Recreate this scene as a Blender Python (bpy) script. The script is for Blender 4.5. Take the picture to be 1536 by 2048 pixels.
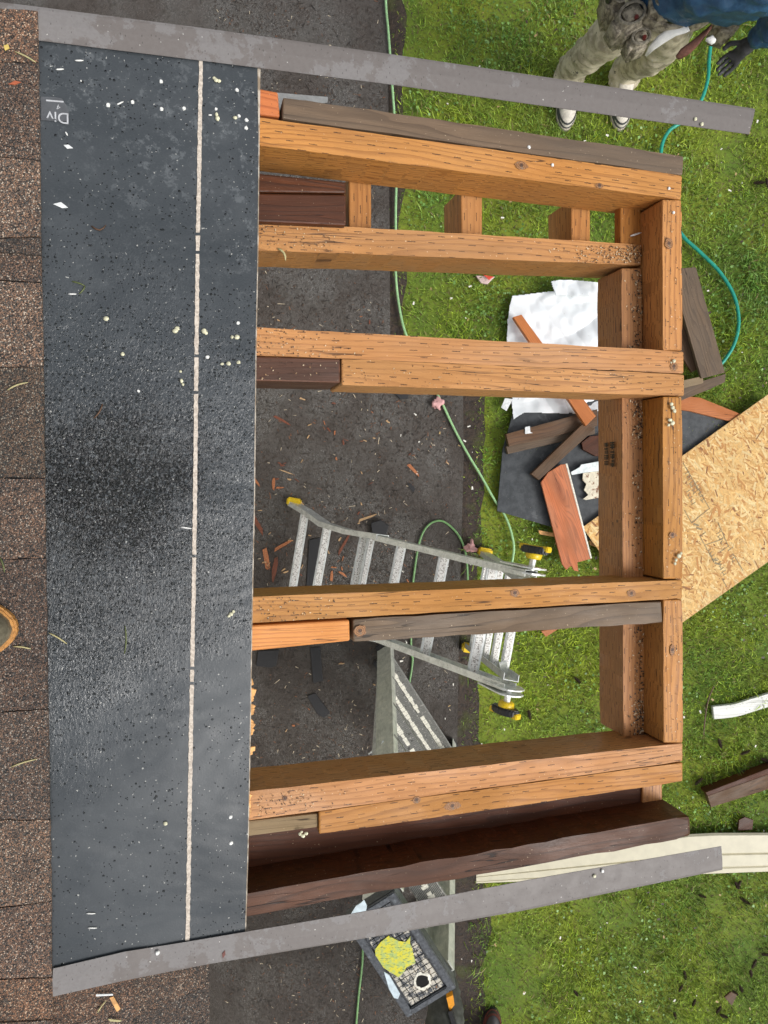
import bpy, bmesh, math, random
import numpy as np
from mathutils import Vector as V, Matrix, noise
R = math.radians
random.seed(7); rng = np.random.default_rng(7)
for o in list(bpy.data.objects): bpy.data.objects.remove(o)
sc = bpy.context.scene
COL = sc.collection

# ------------------------------------------------------------------ camera
F = 1500.0; CX, CY = 768.0, 1024.0          # focal length and centre in picture pixels
NX, NY = 770.0, 960.0                        # where straight down lies
H = 4.1; KS = 0.275; D0 = 1.13               # eye height, roof slope, height above the roof
up = -V((NX-CX, -(NY-CY), -F)).normalized()
ex = (V((1,0,0)) - V((1,0,0)).dot(up)*up).normalized()
ey = up.cross(ex)
RC = Matrix((ex, ey, up))                    # camera -> world
cam = bpy.data.cameras.new('camera'); co = bpy.data.objects.new('camera', cam); COL.objects.link(co)
co.matrix_world = Matrix.Translation((0,0,H)) @ RC.to_4x4()
cam.sensor_fit = 'VERTICAL'; cam.sensor_height = 36; cam.lens = F/2048*36
cam.clip_start = 0.02; cam.clip_end = 500
sc.camera = co
# ------------------------------------------------------------------ light
w = bpy.data.worlds.new("World"); sc.world = w; w.use_nodes = True
nt = w.node_tree; bg = nt.nodes['Background']
sky = nt.nodes.new('ShaderNodeTexSky'); sky.sky_type = 'NISHITA'; sky.sun_disc = False
SE, SR = R(47), R(116)
sky.sun_elevation = SE; sky.sun_rotation = SR; sky.air_density = 1.0; sky.dust_density = 4.0; sky.ozone_density = 1.0
hs = nt.nodes.new('ShaderNodeHueSaturation'); hs.inputs['Saturation'].default_value = 0.25   # cloud cover: little blue left
nt.links.new(sky.outputs[0], hs.inputs['Color']); nt.links.new(hs.outputs[0], bg.inputs[0])
bg.inputs[1].default_value = 0.13
sun = bpy.data.lights.new('sun', 'SUN'); sun.energy = 1.35; sun.angle = R(22); sun.color = (1,.97,.93)
so = bpy.data.objects.new('sun', sun); COL.objects.link(so)
sd = V((math.sin(SR)*math.cos(SE), math.cos(SR)*math.cos(SE), math.sin(SE)))
so.rotation_euler = sd.to_track_quat('Z','Y').to_euler()
sc.view_settings.view_transform = 'Standard'; sc.view_settings.look = 'None'
sc.view_settings.exposure = 0.31; sc.view_settings.gamma = 1
sc.cycles.max_bounces = 6

# ------------------------------------------------------------------ picture measurements -> points
def ray(px, py): return RC @ V((px-CX, -(py-CY), -F))
def G(px, py, z=0.0):
    r = ray(px, py); return V((0,0,H)) + r*((z-H)/r.z)
N = V((KS,0,1)).normalized(); P0 = V((0,0,H-D0)); S = V((1,0,-KS)).normalized(); YV = V((0,1,0))
def RP(px, py, n=0.0):
    r = ray(px, py); c = V((0,0,H)); return c + r*(((P0+N*n-c).dot(N))/r.dot(N))
# ------------------------------------------------------------------ node helper
class M:
    def __init__(s, name):
        s.m = bpy.data.materials.new(name); s.m.use_nodes = True; s.t = s.m.node_tree
        s.b = s.t.nodes['Principled BSDF']; s.out = s.t.nodes['Material Output']
    def n(s, typ, **k):
        nd = s.t.nodes.new('ShaderNode'+typ)
        for a, v in k.items(): setattr(nd, a, v)
        return nd
    def lk(s, a, b): s.t.links.new(a, b)
    def set(s, sock, v):
        if isinstance(v, bpy.types.NodeSocket): s.lk(v, sock)
        elif isinstance(v, (tuple, list)) and len(v) == 3 and sock.type == 'RGBA': sock.default_value = (*v, 1)
        else: sock.default_value = v
    def math(s, op, a, b=0.0, c=0.0, clamp=False):
        nd = s.n('Math', operation=op, use_clamp=clamp); s.set(nd.inputs[0], a); s.set(nd.inputs[1], b); s.set(nd.inputs[2], c); return nd.outputs[0]
    def uv(s): return s.n('UVMap').outputs[0]
    def obj(s): return s.n('TexCoord').outputs['Object']
    def sc(s, vec, x, y, z=1.0, loc=(0,0,0)):
        nd = s.n('Mapping'); s.lk(vec, nd.inputs[0]); nd.inputs['Scale'].default_value = (x,y,z); nd.inputs['Location'].default_value = loc; return nd.outputs[0]
    def noise(s, vec, scale=1.0, detail=3, rough=.5, dist=0.0, col=False):
        nd = s.n('TexNoise'); s.lk(vec, nd.inputs['Vector']); nd.inputs['Scale'].default_value = scale
        nd.inputs['Detail'].default_value = detail; nd.inputs['Roughness'].default_value = rough; nd.inputs['Distortion'].default_value = dist
        return nd.outputs['Color' if col else 'Fac']
    def vor(s, vec, scale=1.0, feat='F1', out='Distance', rnd=1.0):
        nd = s.n('TexVoronoi', feature=feat); s.lk(vec, nd.inputs['Vector']); nd.inputs['Scale'].default_value = scale; nd.inputs['Randomness'].default_value = rnd
        return nd.outputs[out]
    def ramp(s, f, a, b, lo=0.0, hi=1.0):
        nd = s.n('MapRange', interpolation_type='SMOOTHSTEP'); s.set(nd.inputs[0], f); nd.inputs[1].default_value = a; nd.inputs[2].default_value = b
        nd.inputs[3].default_value = lo; nd.inputs[4].default_value = hi; return nd.outputs[0]
    def mix(s, f, a, b, typ='MIX'):
        nd = s.n('Mix', data_type='RGBA', blend_type=typ); s.set(nd.inputs[0], f); s.set(nd.inputs[6], a); s.set(nd.inputs[7], b); return nd.outputs[2]
    def sep(s, vec):
        nd = s.n('SeparateXYZ'); s.lk(vec, nd.inputs[0]); return nd.outputs
    def bump(s, h, strength=.3, dist=.01, nrm=None):
        nd = s.n('Bump'); nd.inputs['Strength'].default_value = strength; nd.inputs['Distance'].default_value = dist; s.lk(h, nd.inputs['Height'])
        if nrm is not None: s.lk(nrm, nd.inputs['Normal'])
        return nd.outputs[0]
    def fin(s, col=None, rough=None, nrm=None, **k):
        if col is not None: s.set(s.b.inputs['Base Color'], col)
        if rough is not None: s.set(s.b.inputs['Roughness'], rough)
        if nrm is not None: s.lk(nrm, s.b.inputs['Normal'])
        for a, v in k.items(): s.set(s.b.inputs[a.replace('_',' ')], v)
        return s.m
MC = {}
def wood(name, light, dark, ring=90, spec=.5, incise=0.0, wet=.5, dirt=.3, knot=1.0, grey=0.0, greycol=(.12,.11,.1), fib=.5, ringamp=.62):
    if name in MC: return MC[name]
    s = M(name); uv = s.uv(); U, Vv, _ = s.sep(uv)
    oi = s.n('ObjectInfo').outputs['Random']
    wrp = s.noise(s.sc(uv, 2.2, 16), 1, 2)
    kd = s.vor(s.sc(uv, 1.7, 8), 1.0)                              # knots
    kc = s.sep(s.vor(s.sc(uv, 1.7, 8), 1.0, out='Color'))[0]
    kon = s.math('GREATER_THAN', kc, .45)
    kpull = s.math('MULTIPLY', s.ramp(kd, .0, .35, 1, 0), kon)
    a = s.math('MULTIPLY', Vv, float(ring)); a = s.math('MULTIPLY_ADD', wrp, 7.0, a); a = s.math('MULTIPLY_ADD', kpull, 3.5*knot, a)
    fr = s.math('FRACT', a); late = s.ramp(fr, .45, .95); late = s.math('MULTIPLY', late, s.ramp(fr, .97, 1.0, 1, 0))
    fibre = s.noise(s.sc(uv, 22, 900), 1, 3, .7)
    blot = s.noise(s.sc(uv, 5, 11), 1, 4, .6)
    c = s.mix(s.math('MULTIPLY', late, ringamp), light, dark)
    c = s.mix(s.math('MULTIPLY', s.ramp(fibre, .35, .75), fib), c, s.mix(.5, c, dark))
    c = s.mix(s.ramp(blot, .38, .72, 0, .75), c, s.mix(.55, dark, light, 'MIX'))
    c = s.mix(s.ramp(s.noise(s.sc(uv, 1.1, 5, 1, (9,3,0)), 1, 5, .7), .48, .7, 0, .6), c, s.mix(.2, dark, light))
    if grey: c = s.mix(s.math('MULTIPLY', s.ramp(s.noise(s.sc(uv, 3, 14, 1, (4,2,0)), 1, 4), .35, .65), grey), c, greycol)
    kn = s.math('MULTIPLY', s.ramp(kd, .05, .11, 1, 0), kon)
    c = s.mix(s.math('MULTIPLY', s.math('MULTIPLY', s.ramp(kd, .08, .24, 1, 0), kon), .55*knot), c, dark)
    c = s.mix(s.math('MULTIPLY', kn, .8*knot), c, tuple(x*.3 for x in dark))
    hgt = s.math('MULTIPLY_ADD', late, .3, fibre)
    if incise:
        row = s.math('MULTIPLY', s.math('ADD', Vv, s.math('MULTIPLY', s.noise(s.sc(uv, 9, 9), 1, 2), .004)), 1/.0105)
        ri = s.math('FLOOR', row); rf = s.math('FRACT', row)
        uu = s.math('ADD', s.math('MULTIPLY', U, 1/.034), s.math('MULTIPLY', ri, .5))
        uu = s.math('ADD', uu, s.math('MULTIPLY', s.noise(s.sc(uv, 40, 95), 1, 1), .25))
        uf = s.math('FRACT', uu)
        wn = s.math('MULTIPLY', s.noise(uv, 420, 2), .16)
        mk = s.math('MULTIPLY', s.math('LESS_THAN', s.math('ABSOLUTE', s.math('SUBTRACT', uf, .5)), .17),
                    s.math('LESS_THAN', s.math('ABSOLUTE', s.math('ADD', s.math('SUBTRACT', rf, .58), wn)), .055))
        wr = s.noise(s.sc(uv, 14, 30, 1, (1,7,0)), 1, 2)
        mk = s.math('MULTIPLY', mk, s.ramp(wr, .34, .42))
        cv = s.n('CombineXYZ'); s.lk(s.math('FLOOR', uu), cv.inputs[0]); s.lk(ri, cv.inputs[1])
        wv = s.n('TexWhiteNoise', noise_dimensions='2D'); s.lk(cv.outputs[0], wv.inputs['Vector'])
        mk = s.math('MULTIPLY', mk, s.ramp(wv.outputs['Value'], .08, .4, .15, 1))
        mk = s.math('MULTIPLY', mk, incise)
        c = s.mix(mk, c, (.035,.012,.004)); hgt = s.math('SUBTRACT', hgt, s.math('MULTIPLY', mk, 2.0))
    ck = s.ramp(s.math('ABSOLUTE', s.math('SUBTRACT', s.noise(s.sc(uv, 2.6, 75, 1, (0,5,3)), 1, 2, .4), .5)), .004, .012, 1, 0); ck = s.math('MULTIPLY', ck, s.ramp(s.noise(s.sc(uv, 3.5, 12, 1, (2,8,0)), 1, 2), .56, .62))
    c = s.mix(s.math('MULTIPLY', ck, .85), c, tuple(x*.25 for x in dark)); hgt = s.math('SUBTRACT', hgt, ck)
    dn = s.ramp(s.noise(uv, 330, 2, .6), .66, .74); dm = s.ramp(s.noise(uv, 6, 4, .7), .42, .7)
    c = s.mix(s.math('MULTIPLY', s.math('MULTIPLY', dn, dm), dirt*1.6, clamp=True), c, (.04,.025,.012))
    c = s.mix(s.ramp(s.noise(uv, 260, 1), .73, .77, 0, .5*dirt), c, (.75,.6,.4))
    hv = s.n('HueSaturation'); s.lk(c, hv.inputs['Color']); s.lk(s.math('MULTIPLY_ADD', oi, .24, .86), hv.inputs['Value']); s.lk(s.math('MULTIPLY_ADD', s.math('FRACT', s.math('MULTIPLY', oi, 7.3)), .10, .96), hv.inputs['Saturation']); s.lk(s.math('MULTIPLY_ADD', s.math('FRACT', s.math('MULTIPLY', oi, 13.7)), .006, .497), hv.inputs['Hue'])
    MC[name] = s.fin(hv.outputs[0], s.ramp(blot, .3, .7, wet, min(1, wet+.3)), s.bump(hgt, .35, .0012), Specular_IOR_Level=spec)
    return MC[name]
TREATED = ('treated_lumber', (.54,.245,.064), (.23,.082,.015))
def W_TR(): return wood(*TREATED, ring=85, incise=.95, wet=.5, dirt=.7, grey=.22, greycol=(.30,.17,.06))
def W_TR2(): return wood('treated_lumber_sawdusty', (.53,.235,.068), (.23,.082,.016), ring=120, incise=.9, wet=.42, dirt=1.2, grey=.35, greycol=(.27,.15,.07))
def W_RED(): return wood('fresh_reddish_lumber', (.58,.19,.055), (.25,.06,.015), ring=150, wet=.45, dirt=.8, knot=.5)
def W_OR(): return wood('bright_orange_stub', (.64,.26,.06), (.34,.10,.02), ring=140, wet=.45, dirt=.9, knot=.4)
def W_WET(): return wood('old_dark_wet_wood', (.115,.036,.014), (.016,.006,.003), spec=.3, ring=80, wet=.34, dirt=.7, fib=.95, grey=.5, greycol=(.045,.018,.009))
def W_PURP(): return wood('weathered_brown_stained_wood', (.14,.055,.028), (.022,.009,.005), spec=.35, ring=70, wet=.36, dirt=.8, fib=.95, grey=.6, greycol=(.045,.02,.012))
def W_GREY(): return wood('weathered_grey_brown_wood', (.19,.125,.075), (.055,.034,.021), spec=.35, ring=50, wet=.42, dirt=.9, fib=.9, grey=.6, greycol=(.105,.078,.055))
def W_TAN(): return wood('aged_tan_grey_wood', (.27,.19,.10), (.12,.07,.035), ring=170, wet=.6, dirt=.9, grey=.4, greycol=(.25,.2,.13))
def W_OLD(): return wood('aged_brown_board', (.16,.08,.035), (.05,.022,.01), ring=60, wet=.5, dirt=.6, grey=.4, greycol=(.09,.07,.045))
def W_BRD(): return wood('exposed_orange_board', (.60,.17,.05), (.22,.055,.02), ring=60, wet=.5, dirt=.6, grey=.35, greycol=(.2,.12,.07))
def flat(name, col, rough=.5, metal=0, nz=.15, scale=60, bumpd=.0005, spots=None):
    if name in MC: return MC[name]
    s = M(name); o = s.obj(); n1 = s.noise(o, scale, 4, .6)
    c = s.mix(s.ramp(n1, .3, .7), tuple(x*(1-nz) for x in col), tuple(min(1, x*(1+nz)) for x in col))
    if spots: c = s.mix(s.ramp(s.noise(o, spots[1], 5, .7), spots[2], spots[2]+.06), c, spots[0])
    MC[name] = s.fin(c, rough, s.bump(n1, .3, bumpd), Metallic=metal); return MC[name]

# ------------------------------------------------------------------ object helpers
def tag(o, label=None, cat=None, group=None, kind=None):
    if label: o['label'] = label
    if cat: o['category'] = cat
    if group: o['group'] = group
    if kind: o['kind'] = kind
    return o
def empty(name, loc, label=None, cat=None, group=None):
    o = bpy.data.objects.new(name, None); COL.objects.link(o); o.location = loc; o.empty_display_size = .05
    bpy.context.view_layer.update(); return tag(o, label, cat, group)
def link(name, me, mat, parent=None):
    o = bpy.data.objects.new(name, me); COL.objects.link(o)
    if mat is not None and not me.materials: me.materials.append(mat)
    if parent is not None:
        o.parent = parent; o.matrix_parent_inverse = parent.matrix_world.inverted()
    return o
def uvs(bm, L, off=(0,0)):
    L = L.normalized(); lay = bm.loops.layers.uv.verify()
    for f in bm.faces:
        n = f.normal
        if abs(n.dot(L)) > .8:
            a = n.orthogonal().normalized(); b = n.cross(a)
        else: a = L; b = n.cross(L).normalized()
        k = (abs(n.x)*3.1+abs(n.y)*1.7)
        for l in f.loops: p = l.vert.co; l[lay].uv = (p.dot(a)+off[0], p.dot(b)+off[1]+k)
def finish(name, bm, mat, parent=None, L=None, smooth=False, centre=True):
    bm.normal_update()
    if L is not None: uvs(bm, L, (random.uniform(0,50), random.uniform(0,50)))
    c = V((0,0,0))
    if centre and parent is None:
        for v in bm.verts: c += v.co
        c /= max(1, len(bm.verts))
        for v in bm.verts: v.co -= c
    me = bpy.data.meshes.new(name); bm.to_mesh(me); bm.free()
    if smooth: me.polygons.foreach_set('use_smooth', [True]*len(me.polygons))
    o = link(name, me, mat, None); o.location = c
    if parent is not None:
        o.parent = parent; o.matrix_parent_inverse = parent.matrix_world.inverted()
    return o
def add_prism(bm, top, ext, wav=0.0):
    n = len(top)
    a = [bm.verts.new(p) for p in top]; b = [bm.verts.new(p+ext) for p in top]
    nn = sum(((top[i]-top[0]).cross(top[(i+1)%n]-top[0]) for i in range(n)), V())
    if nn.dot(ext) > 0: a.reverse(); b.reverse()
    bm.faces.new(a); bm.faces.new(b[::-1])
    for i in range(n): bm.faces.new((a[i], b[i], b[(i+1)%n], a[(i+1)%n]))
def board(name, top, h, mat, parent=None, bev=.0025, L=None, ndir=None, label=None, cat='rafter', group=None, rough_edge=0.0, segs=0):
    ext = -(ndir or N)*h
    if segs and len(top) == 4:
        p = list(top); up_, dn_ = [], []
        for i in range(segs+1):
            t = i/segs; j = 0 if i in (0, segs) else rough_edge
            w1 = (p[3]-p[0]).normalized()
            up_.append(p[0].lerp(p[1], t)+w1*random.uniform(-j, j)); dn_.append(p[3].lerp(p[2], t)+w1*random.uniform(-j, j))
        top = up_+dn_[::-1]
    bm = bmesh.new(); add_prism(bm, top, ext)
    if bev: bmesh.ops.bevel(bm, geom=list(bm.edges), offset=bev, segments=2, affect='EDGES', profile=.5, clamp_overlap=True)
    L = L or (top[1]-top[0])
    o = finish(name, bm, mat, parent, L)
    return tag(o, label, cat if parent is None else None, group)
def frame(d, hint=V((0,0,1))):
    d = d.normalized(); s_ = d.cross(hint)
    if s_.length < 1e-4: s_ = d.cross(V((0,1,0)))
    s_.normalize(); return d, s_, s_.cross(d).normalized()
def add_bar(bm, p0, p1, w_, h_, hint=V((0,0,1))):
    d, s_, u_ = frame(p1-p0, hint)
    q = [(-1,-1),(1,-1),(1,1),(-1,1)]
    a = [bm.verts.new(p0+s_*x*w_/2+u_*y*h_/2) for x, y in q]; b = [bm.verts.new(p1+s_*x*w_/2+u_*y*h_/2) for x, y in q]
    bm.faces.new(a[::-1]); bm.faces.new(b)
    for i in range(4): bm.faces.new((a[i], a[(i+1)%4], b[(i+1)%4], b[i]))
def add_channel(bm, pts, w_, h_, t_, hint, side=1):
    """a C-section rail along a polyline: web plus two flanges"""
    for p0, p1 in zip(pts, pts[1:]):
        d, s_, u_ = frame(p1-p0, hint); e = d*.003
        add_bar(bm, p0-e, p1+e, w_, t_, hint)
        for k in (-1, 1):
            o_ = s_*k*(w_/2-t_/2)+u_*side*(h_/2+t_*.5)
            add_bar(bm, p0-e+o_, p1+e+o_, t_, h_, hint)
def add_tube(bm, pts, r, seg=8, caps=True):
    rings = []
    for i, p in enumerate(pts):
        d = (pts[min(i+1, len(pts)-1)]-pts[max(i-1, 0)]); d, s_, u_ = frame(d, V((.013,.02,1)))
        rr = r[i] if isinstance(r, (list, tuple)) else r
        rings.append([bm.verts.new(p+(s_*math.cos(a)+u_*math.sin(a))*rr) for a in [2*math.pi*k/seg for k in range(seg)]])
    for A, B in zip(rings, rings[1:]):
        for k in range(seg): bm.faces.new((A[k], A[(k+1)%seg], B[(k+1)%seg], B[k]))
    if caps: bm.faces.new(rings[0][::-1]); bm.faces.new(rings[-1])
def smooth_path(pts, n=8):
    out = []; P = [pts[0]]+list(pts)+[pts[-1]]
    for i in range(1, len(P)-2):
        for k in range(n):
            t = k/n; a, b, c, d = P[i-1], P[i], P[i+1], P[i+2]
            out.append(.5*((2*b)+(c-a)*t+(2*a-5*b+4*c-d)*t*t+(3*b-a-3*c+d)*t*t*t))
    out.append(pts[-1]); return out
def new_mesh(name, verts, faces, mat, cols=None):
    me = bpy.data.meshes.new(name); verts = np.asarray(verts, np.float32); faces = np.asarray(faces, np.int32)
    k = faces.shape[1]
    me.vertices.add(len(verts)); me.vertices.foreach_set('co', verts.ravel())
    me.loops.add(faces.size); me.loops.foreach_set('vertex_index', faces.ravel())
    me.polygons.add(len(faces)); me.polygons.foreach_set('loop_start', np.arange(len(faces), dtype=np.int32)*k)
    me.update(calc_edges=True)
    if cols is not None:
        a = me.color_attributes.new('tint', 'FLOAT_COLOR', 'POINT'); c = np.ones((len(verts), 4), np.float32); c[:, :3] = cols
        a.data.foreach_set('color', c.ravel())
    me.materials.append(mat); return me
def tint_mat(name, rough=.6, mottle=0.0, scale=80, trans=0.0, spec=.5):
    if name in MC: return MC[name]
    s = M(name); c = s.n('Attribute', attribute_name='tint').outputs['Color']
    if mottle: c = s.mix(s.ramp(s.noise(s.obj(), scale, 4, .7), .3, .7, 0, mottle), c, (0,0,0))
    MC[name] = s.fin(c, rough, Specular_IOR_Level=spec); return MC[name]

# ================================================================== GROUND
s = M('lawn_soil'); o = s.obj()
n1 = s.noise(o, 2.2, 5, .6); n2 = s.noise(o, 55, 4, .7)
c = s.mix(s.ramp(n1, .35, .65), (.10,.17,.016), (.20,.25,.02)); c = s.mix(s.ramp(n2, .5, .68), c, (.08,.06,.025))
lawn_soil = s.fin(c, .9, s.bump(n2, .6, .01))
bm = bmesh.new(); bmesh.ops.create_grid(bm, x_segments=4, y_segments=4, size=150)
tag(finish('ground', bm, lawn_soil), kind='structure')

s = M('wet_concrete'); o = s.obj()
n1 = s.noise(o, 3.5, 6, .65); n2 = s.noise(o, 28, 5, .7, .6); n3 = s.noise(s.sc(o, 90, 60), 1, 4, .75, 1.2)
yy = s.sep(o)[1]; muddy = s.ramp(s.math('ADD', yy, s.math('MULTIPLY', n1, 1.2)), -1.0, 1.9, 1, 0)  # path colour darkens gradually towards the south
c = s.mix(s.ramp(n1, .35, .65), (.068,.055,.046), (.104,.097,.088)); c = s.mix(muddy, c, s.mix(1.0, c, (.55,.5,.45), 'MULTIPLY')); c = s.mix(s.ramp(n2, .45, .68, 0, .7), c, s.mix(1.0, c, (.5,.45,.38), 'MULTIPLY'))  # muddy only darkens the path colour towards the south
c = s.mix(s.ramp(n3, .55, .68, 0, .6), c, (.016,.011,.008)); c = s.mix(s.ramp(s.noise(o, 210, 2), .69, .73, 0, .5), c, (.16,.13,.1))
wet = s.ramp(s.noise(o, 3.4, 5, .65), .48, .56)
concrete = s.fin(c, s.math('SUBTRACT', s.ramp(n2, .3, .7, .4, .62), s.math('MULTIPLY', wet, .34)), s.bump(s.math('ADD', n3, n2), .8, .008))
path_px = [(300,-500),(775,-60),(778,300),(780,560),(778,690),(800,712),(925,716),(928,900),(920,1180),(914,1500),(905,1800),(900,2060),(890,2600),(300,2600)]
bm = bmesh.new(); add_prism(bm, [G(-700,-700,.022)]+[G(x,y,.022) for x,y in path_px[1:-1]]+[G(-700,2600,.022)], V((0,0,-.1)))
bmesh.ops.bevel(bm, geom=list(bm.edges), offset=.006, segments=2, affect='EDGES')
tag(finish('path', bm, concrete), kind='structure')

# bare soil strip beside the path
s = M('muddy_soil'); o = s.obj(); n1 = s.noise(o, 45, 6, .75); n2 = s.noise(o, 7, 4)
c = s.mix(s.ramp(n1, .35, .7), (.02,.013,.009), (.075,.05,.034)); c = s.mix(s.ramp(n2, .52, .65, 0, .7), c, (.06,.07,.012))
mud = s.fin(c, s.ramp(n1, .3, .7, .35, .8), s.bump(n1, 1, .012))
def strip_mesh(name, L_, R_, z, mat, amp=.012):
    bm = bmesh.new(); rows = []
    for i, (a, b) in enumerate(zip(L_, R_)):
        rows.append([bm.verts.new(a.lerp(b, k/8)+V((0,0, z+(0 if k in (0,8) else abs(noise.noise(V((i*.5,k*.7,1))))*amp)))) for k in range(9)])
    for A, B in zip(rows, rows[1:]):
        for k in range(8): bm.faces.new((A[k], A[k+1], B[k+1], B[k]))
    return finish(name, bm, mat, smooth=True)
LL, RR = [], []
for i in range(60):
    py = -80+i*38
    xl = 776 if py < 700 else (922 - (py-700)*.016)
    wv = 30 if py < 700 else (48 if py < 1500 else 70)
    LL.append(G(xl-3, py)); RR.append(G(xl+wv+noise.noise(V((py*.01,0,3)))*22, py))
tag(strip_mesh('soil_strip', LL, RR, .006, mud), kind='structure')

# lawn
def soil_edge(X, Y):
    py = NY - Y*F/H
    xl = np.where(py < 700, 776+26, 922-(py-700)*.016+np.where(py < 1500, 34, 52))
    return (xl-NX)*H/F
def build_grass(nb=230000):
    X = rng.uniform(.0, 3.0, nb); Y = rng.uniform(-3.7, 3.4, nb)
    py = NY - Y*F/H
    e = soil_edge(X, Y); keep = (X > e + rng.normal(0, .035, nb))
    # thin, bare patches
    def nz(x, y, f, s_):
        v = np.zeros_like(x)
        for k in range(5):
            a = s_*1.7+k*2.1; fr = f*(1.45**k)
            v += np.sin(fr*(x*math.cos(a)+y*math.sin(a))+s_*k+1.3*np.sin(fr*.7*(y*math.cos(a*1.3)-x*math.sin(a))+k))/(1.25**k)
        return v/2.2
    bare = nz(X, Y, 5.0, 3.0)
    bare2 = nz(X, Y, 13.0, 6.0)
    keep &= ~((bare > .7) & (rng.random(nb) < .7)); keep &= ~((bare2 > .8) & (rng.random(nb) < .55))
    keep &= ~((X < e+.25) & (rng.random(nb) < .45))
    X, Y = X[keep], Y[keep]; n = len(X)
    L = rng.uniform(.012, .046, n)*(1+.35*nz(X, Y, 4, 1))*(1+.9*(nz(X, Y, 7, 9) > .75)); Wd = rng.uniform(.0009, .0025, n)
    az = rng.uniform(0, 2*math.pi, n)+nz(X, Y, 9, 2)*1.2; lean = rng.uniform(.45, 1.35, n)
    dx, dy = np.cos(az), np.sin(az); sx, sy = -dy, dx
    z0 = .002
    m1 = L*.5; ox1 = m1*np.sin(lean*.55); oz1 = m1*np.cos(lean*.55); ox2 = ox1+m1*np.sin(lean*1.15); oz2 = oz1+m1*np.cos(lean*1.15)
    P = np.empty((n, 5, 3), np.float32)
    for i, (ox, oz, wf) in enumerate([(0,0,1),(0,0,-1),(ox1,oz1,.85),(ox1,oz1,-.85),(ox2,oz2,0)]):
        P[:, i, 0] = X+dx*ox+sx*Wd*wf; P[:, i, 1] = Y+dy*ox+sy*Wd*wf; P[:, i, 2] = z0+np.maximum(oz, 0 if i < 2 else .003)
    base = (np.arange(n)*5)[:, None]
    Fc = np.concatenate([base+np.array([[0,1,3]]), base+np.array([[0,3,2]]), base+np.array([[2,3,4]])])
    t = np.clip(.5+.45*nz(X, Y, 3.1, 5)+.25*nz(X, Y, 17, 4)+rng.normal(0, .25, n), 0, 1)[:, None]
    y_ = np.clip(.4+.5*nz(X, Y, 6.3, 8)+rng.normal(0, .3, n), 0, 1)[:, None]
    c = (1-t)*np.array([.14,.33,.045])+t*np.array([.42,.55,.03]); c = c*(1-.35*y_)+.35*y_*np.array([.50,.62,.10]); gz = np.clip(nz(X, Y, 3.3, 11)*1.4-.1, 0, 1)[:, None]; c = c*(1-.45*gz)+.45*gz*np.array([.12,.26,.06])
    br = (rng.random(n) < .06+.14*np.clip(nz(X, Y, 5, 3.0)-.1, 0, 1))[:, None]; c = np.where(br, np.array([.27,.21,.09]), c)
    c = c*(rng.uniform(.38, 1.05, n)*(1+.25*nz(X, Y, 24, 7)))[:, None]; c = np.maximum(c, .01)
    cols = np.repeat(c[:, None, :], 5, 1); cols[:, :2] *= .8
    me = new_mesh('grass', P.reshape(-1, 3), Fc, tint_mat('grass_blades', .5, spec=.4), cols.reshape(-1, 3))
    tag(link('grass', me, None), 'short wet lawn grass mixed with moss right of the path', None, None, 'stuff')
build_grass()
def build_clover(n=16000):
    X = rng.uniform(.0, 2.8, n); Y = rng.uniform(-3.5, 3.2, n)
    cl = np.sin(X*5.1+1)*np.sin(Y*4.3+.5)+.5*np.sin(X*11+Y*9)+.35*rng.normal(size=n)
    k = (cl > .35) & (X > soil_edge(X, Y)+.03); X, Y = X[k], Y[k]; n = len(X)
    r = rng.uniform(.004, .0095, n); h = rng.uniform(.012, .035, n); ph = rng.uniform(0, 6.28, n); tl = rng.normal(0, .35, (n, 2))
    P = np.empty((n, 6, 3), np.float32)
    for i in range(6):
        a = ph+i*math.pi/3; rr = r*(1 if i % 2 else .8)
        P[:, i, 0] = X+rr*np.cos(a); P[:, i, 1] = Y+rr*np.sin(a); P[:, i, 2] = h+rr*(np.cos(a)*tl[:, 0]+np.sin(a)*tl[:, 1])
    c = np.array([.13,.27,.05])*rng.uniform(.5, 1.3, n)[:, None]+np.array([.03,.03,.01])*rng.random((n, 1))
    me = new_mesh('clover', P.reshape(-1, 3), np.arange(n*6).reshape(n, 6), tint_mat('clover_leaf', .45), np.repeat(c[:, None], 6, 1).reshape(-1, 3))
    tag(link('clover', me, None), 'small clover leaves in patches through the lawn', None, None, 'stuff')
build_clover()

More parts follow.
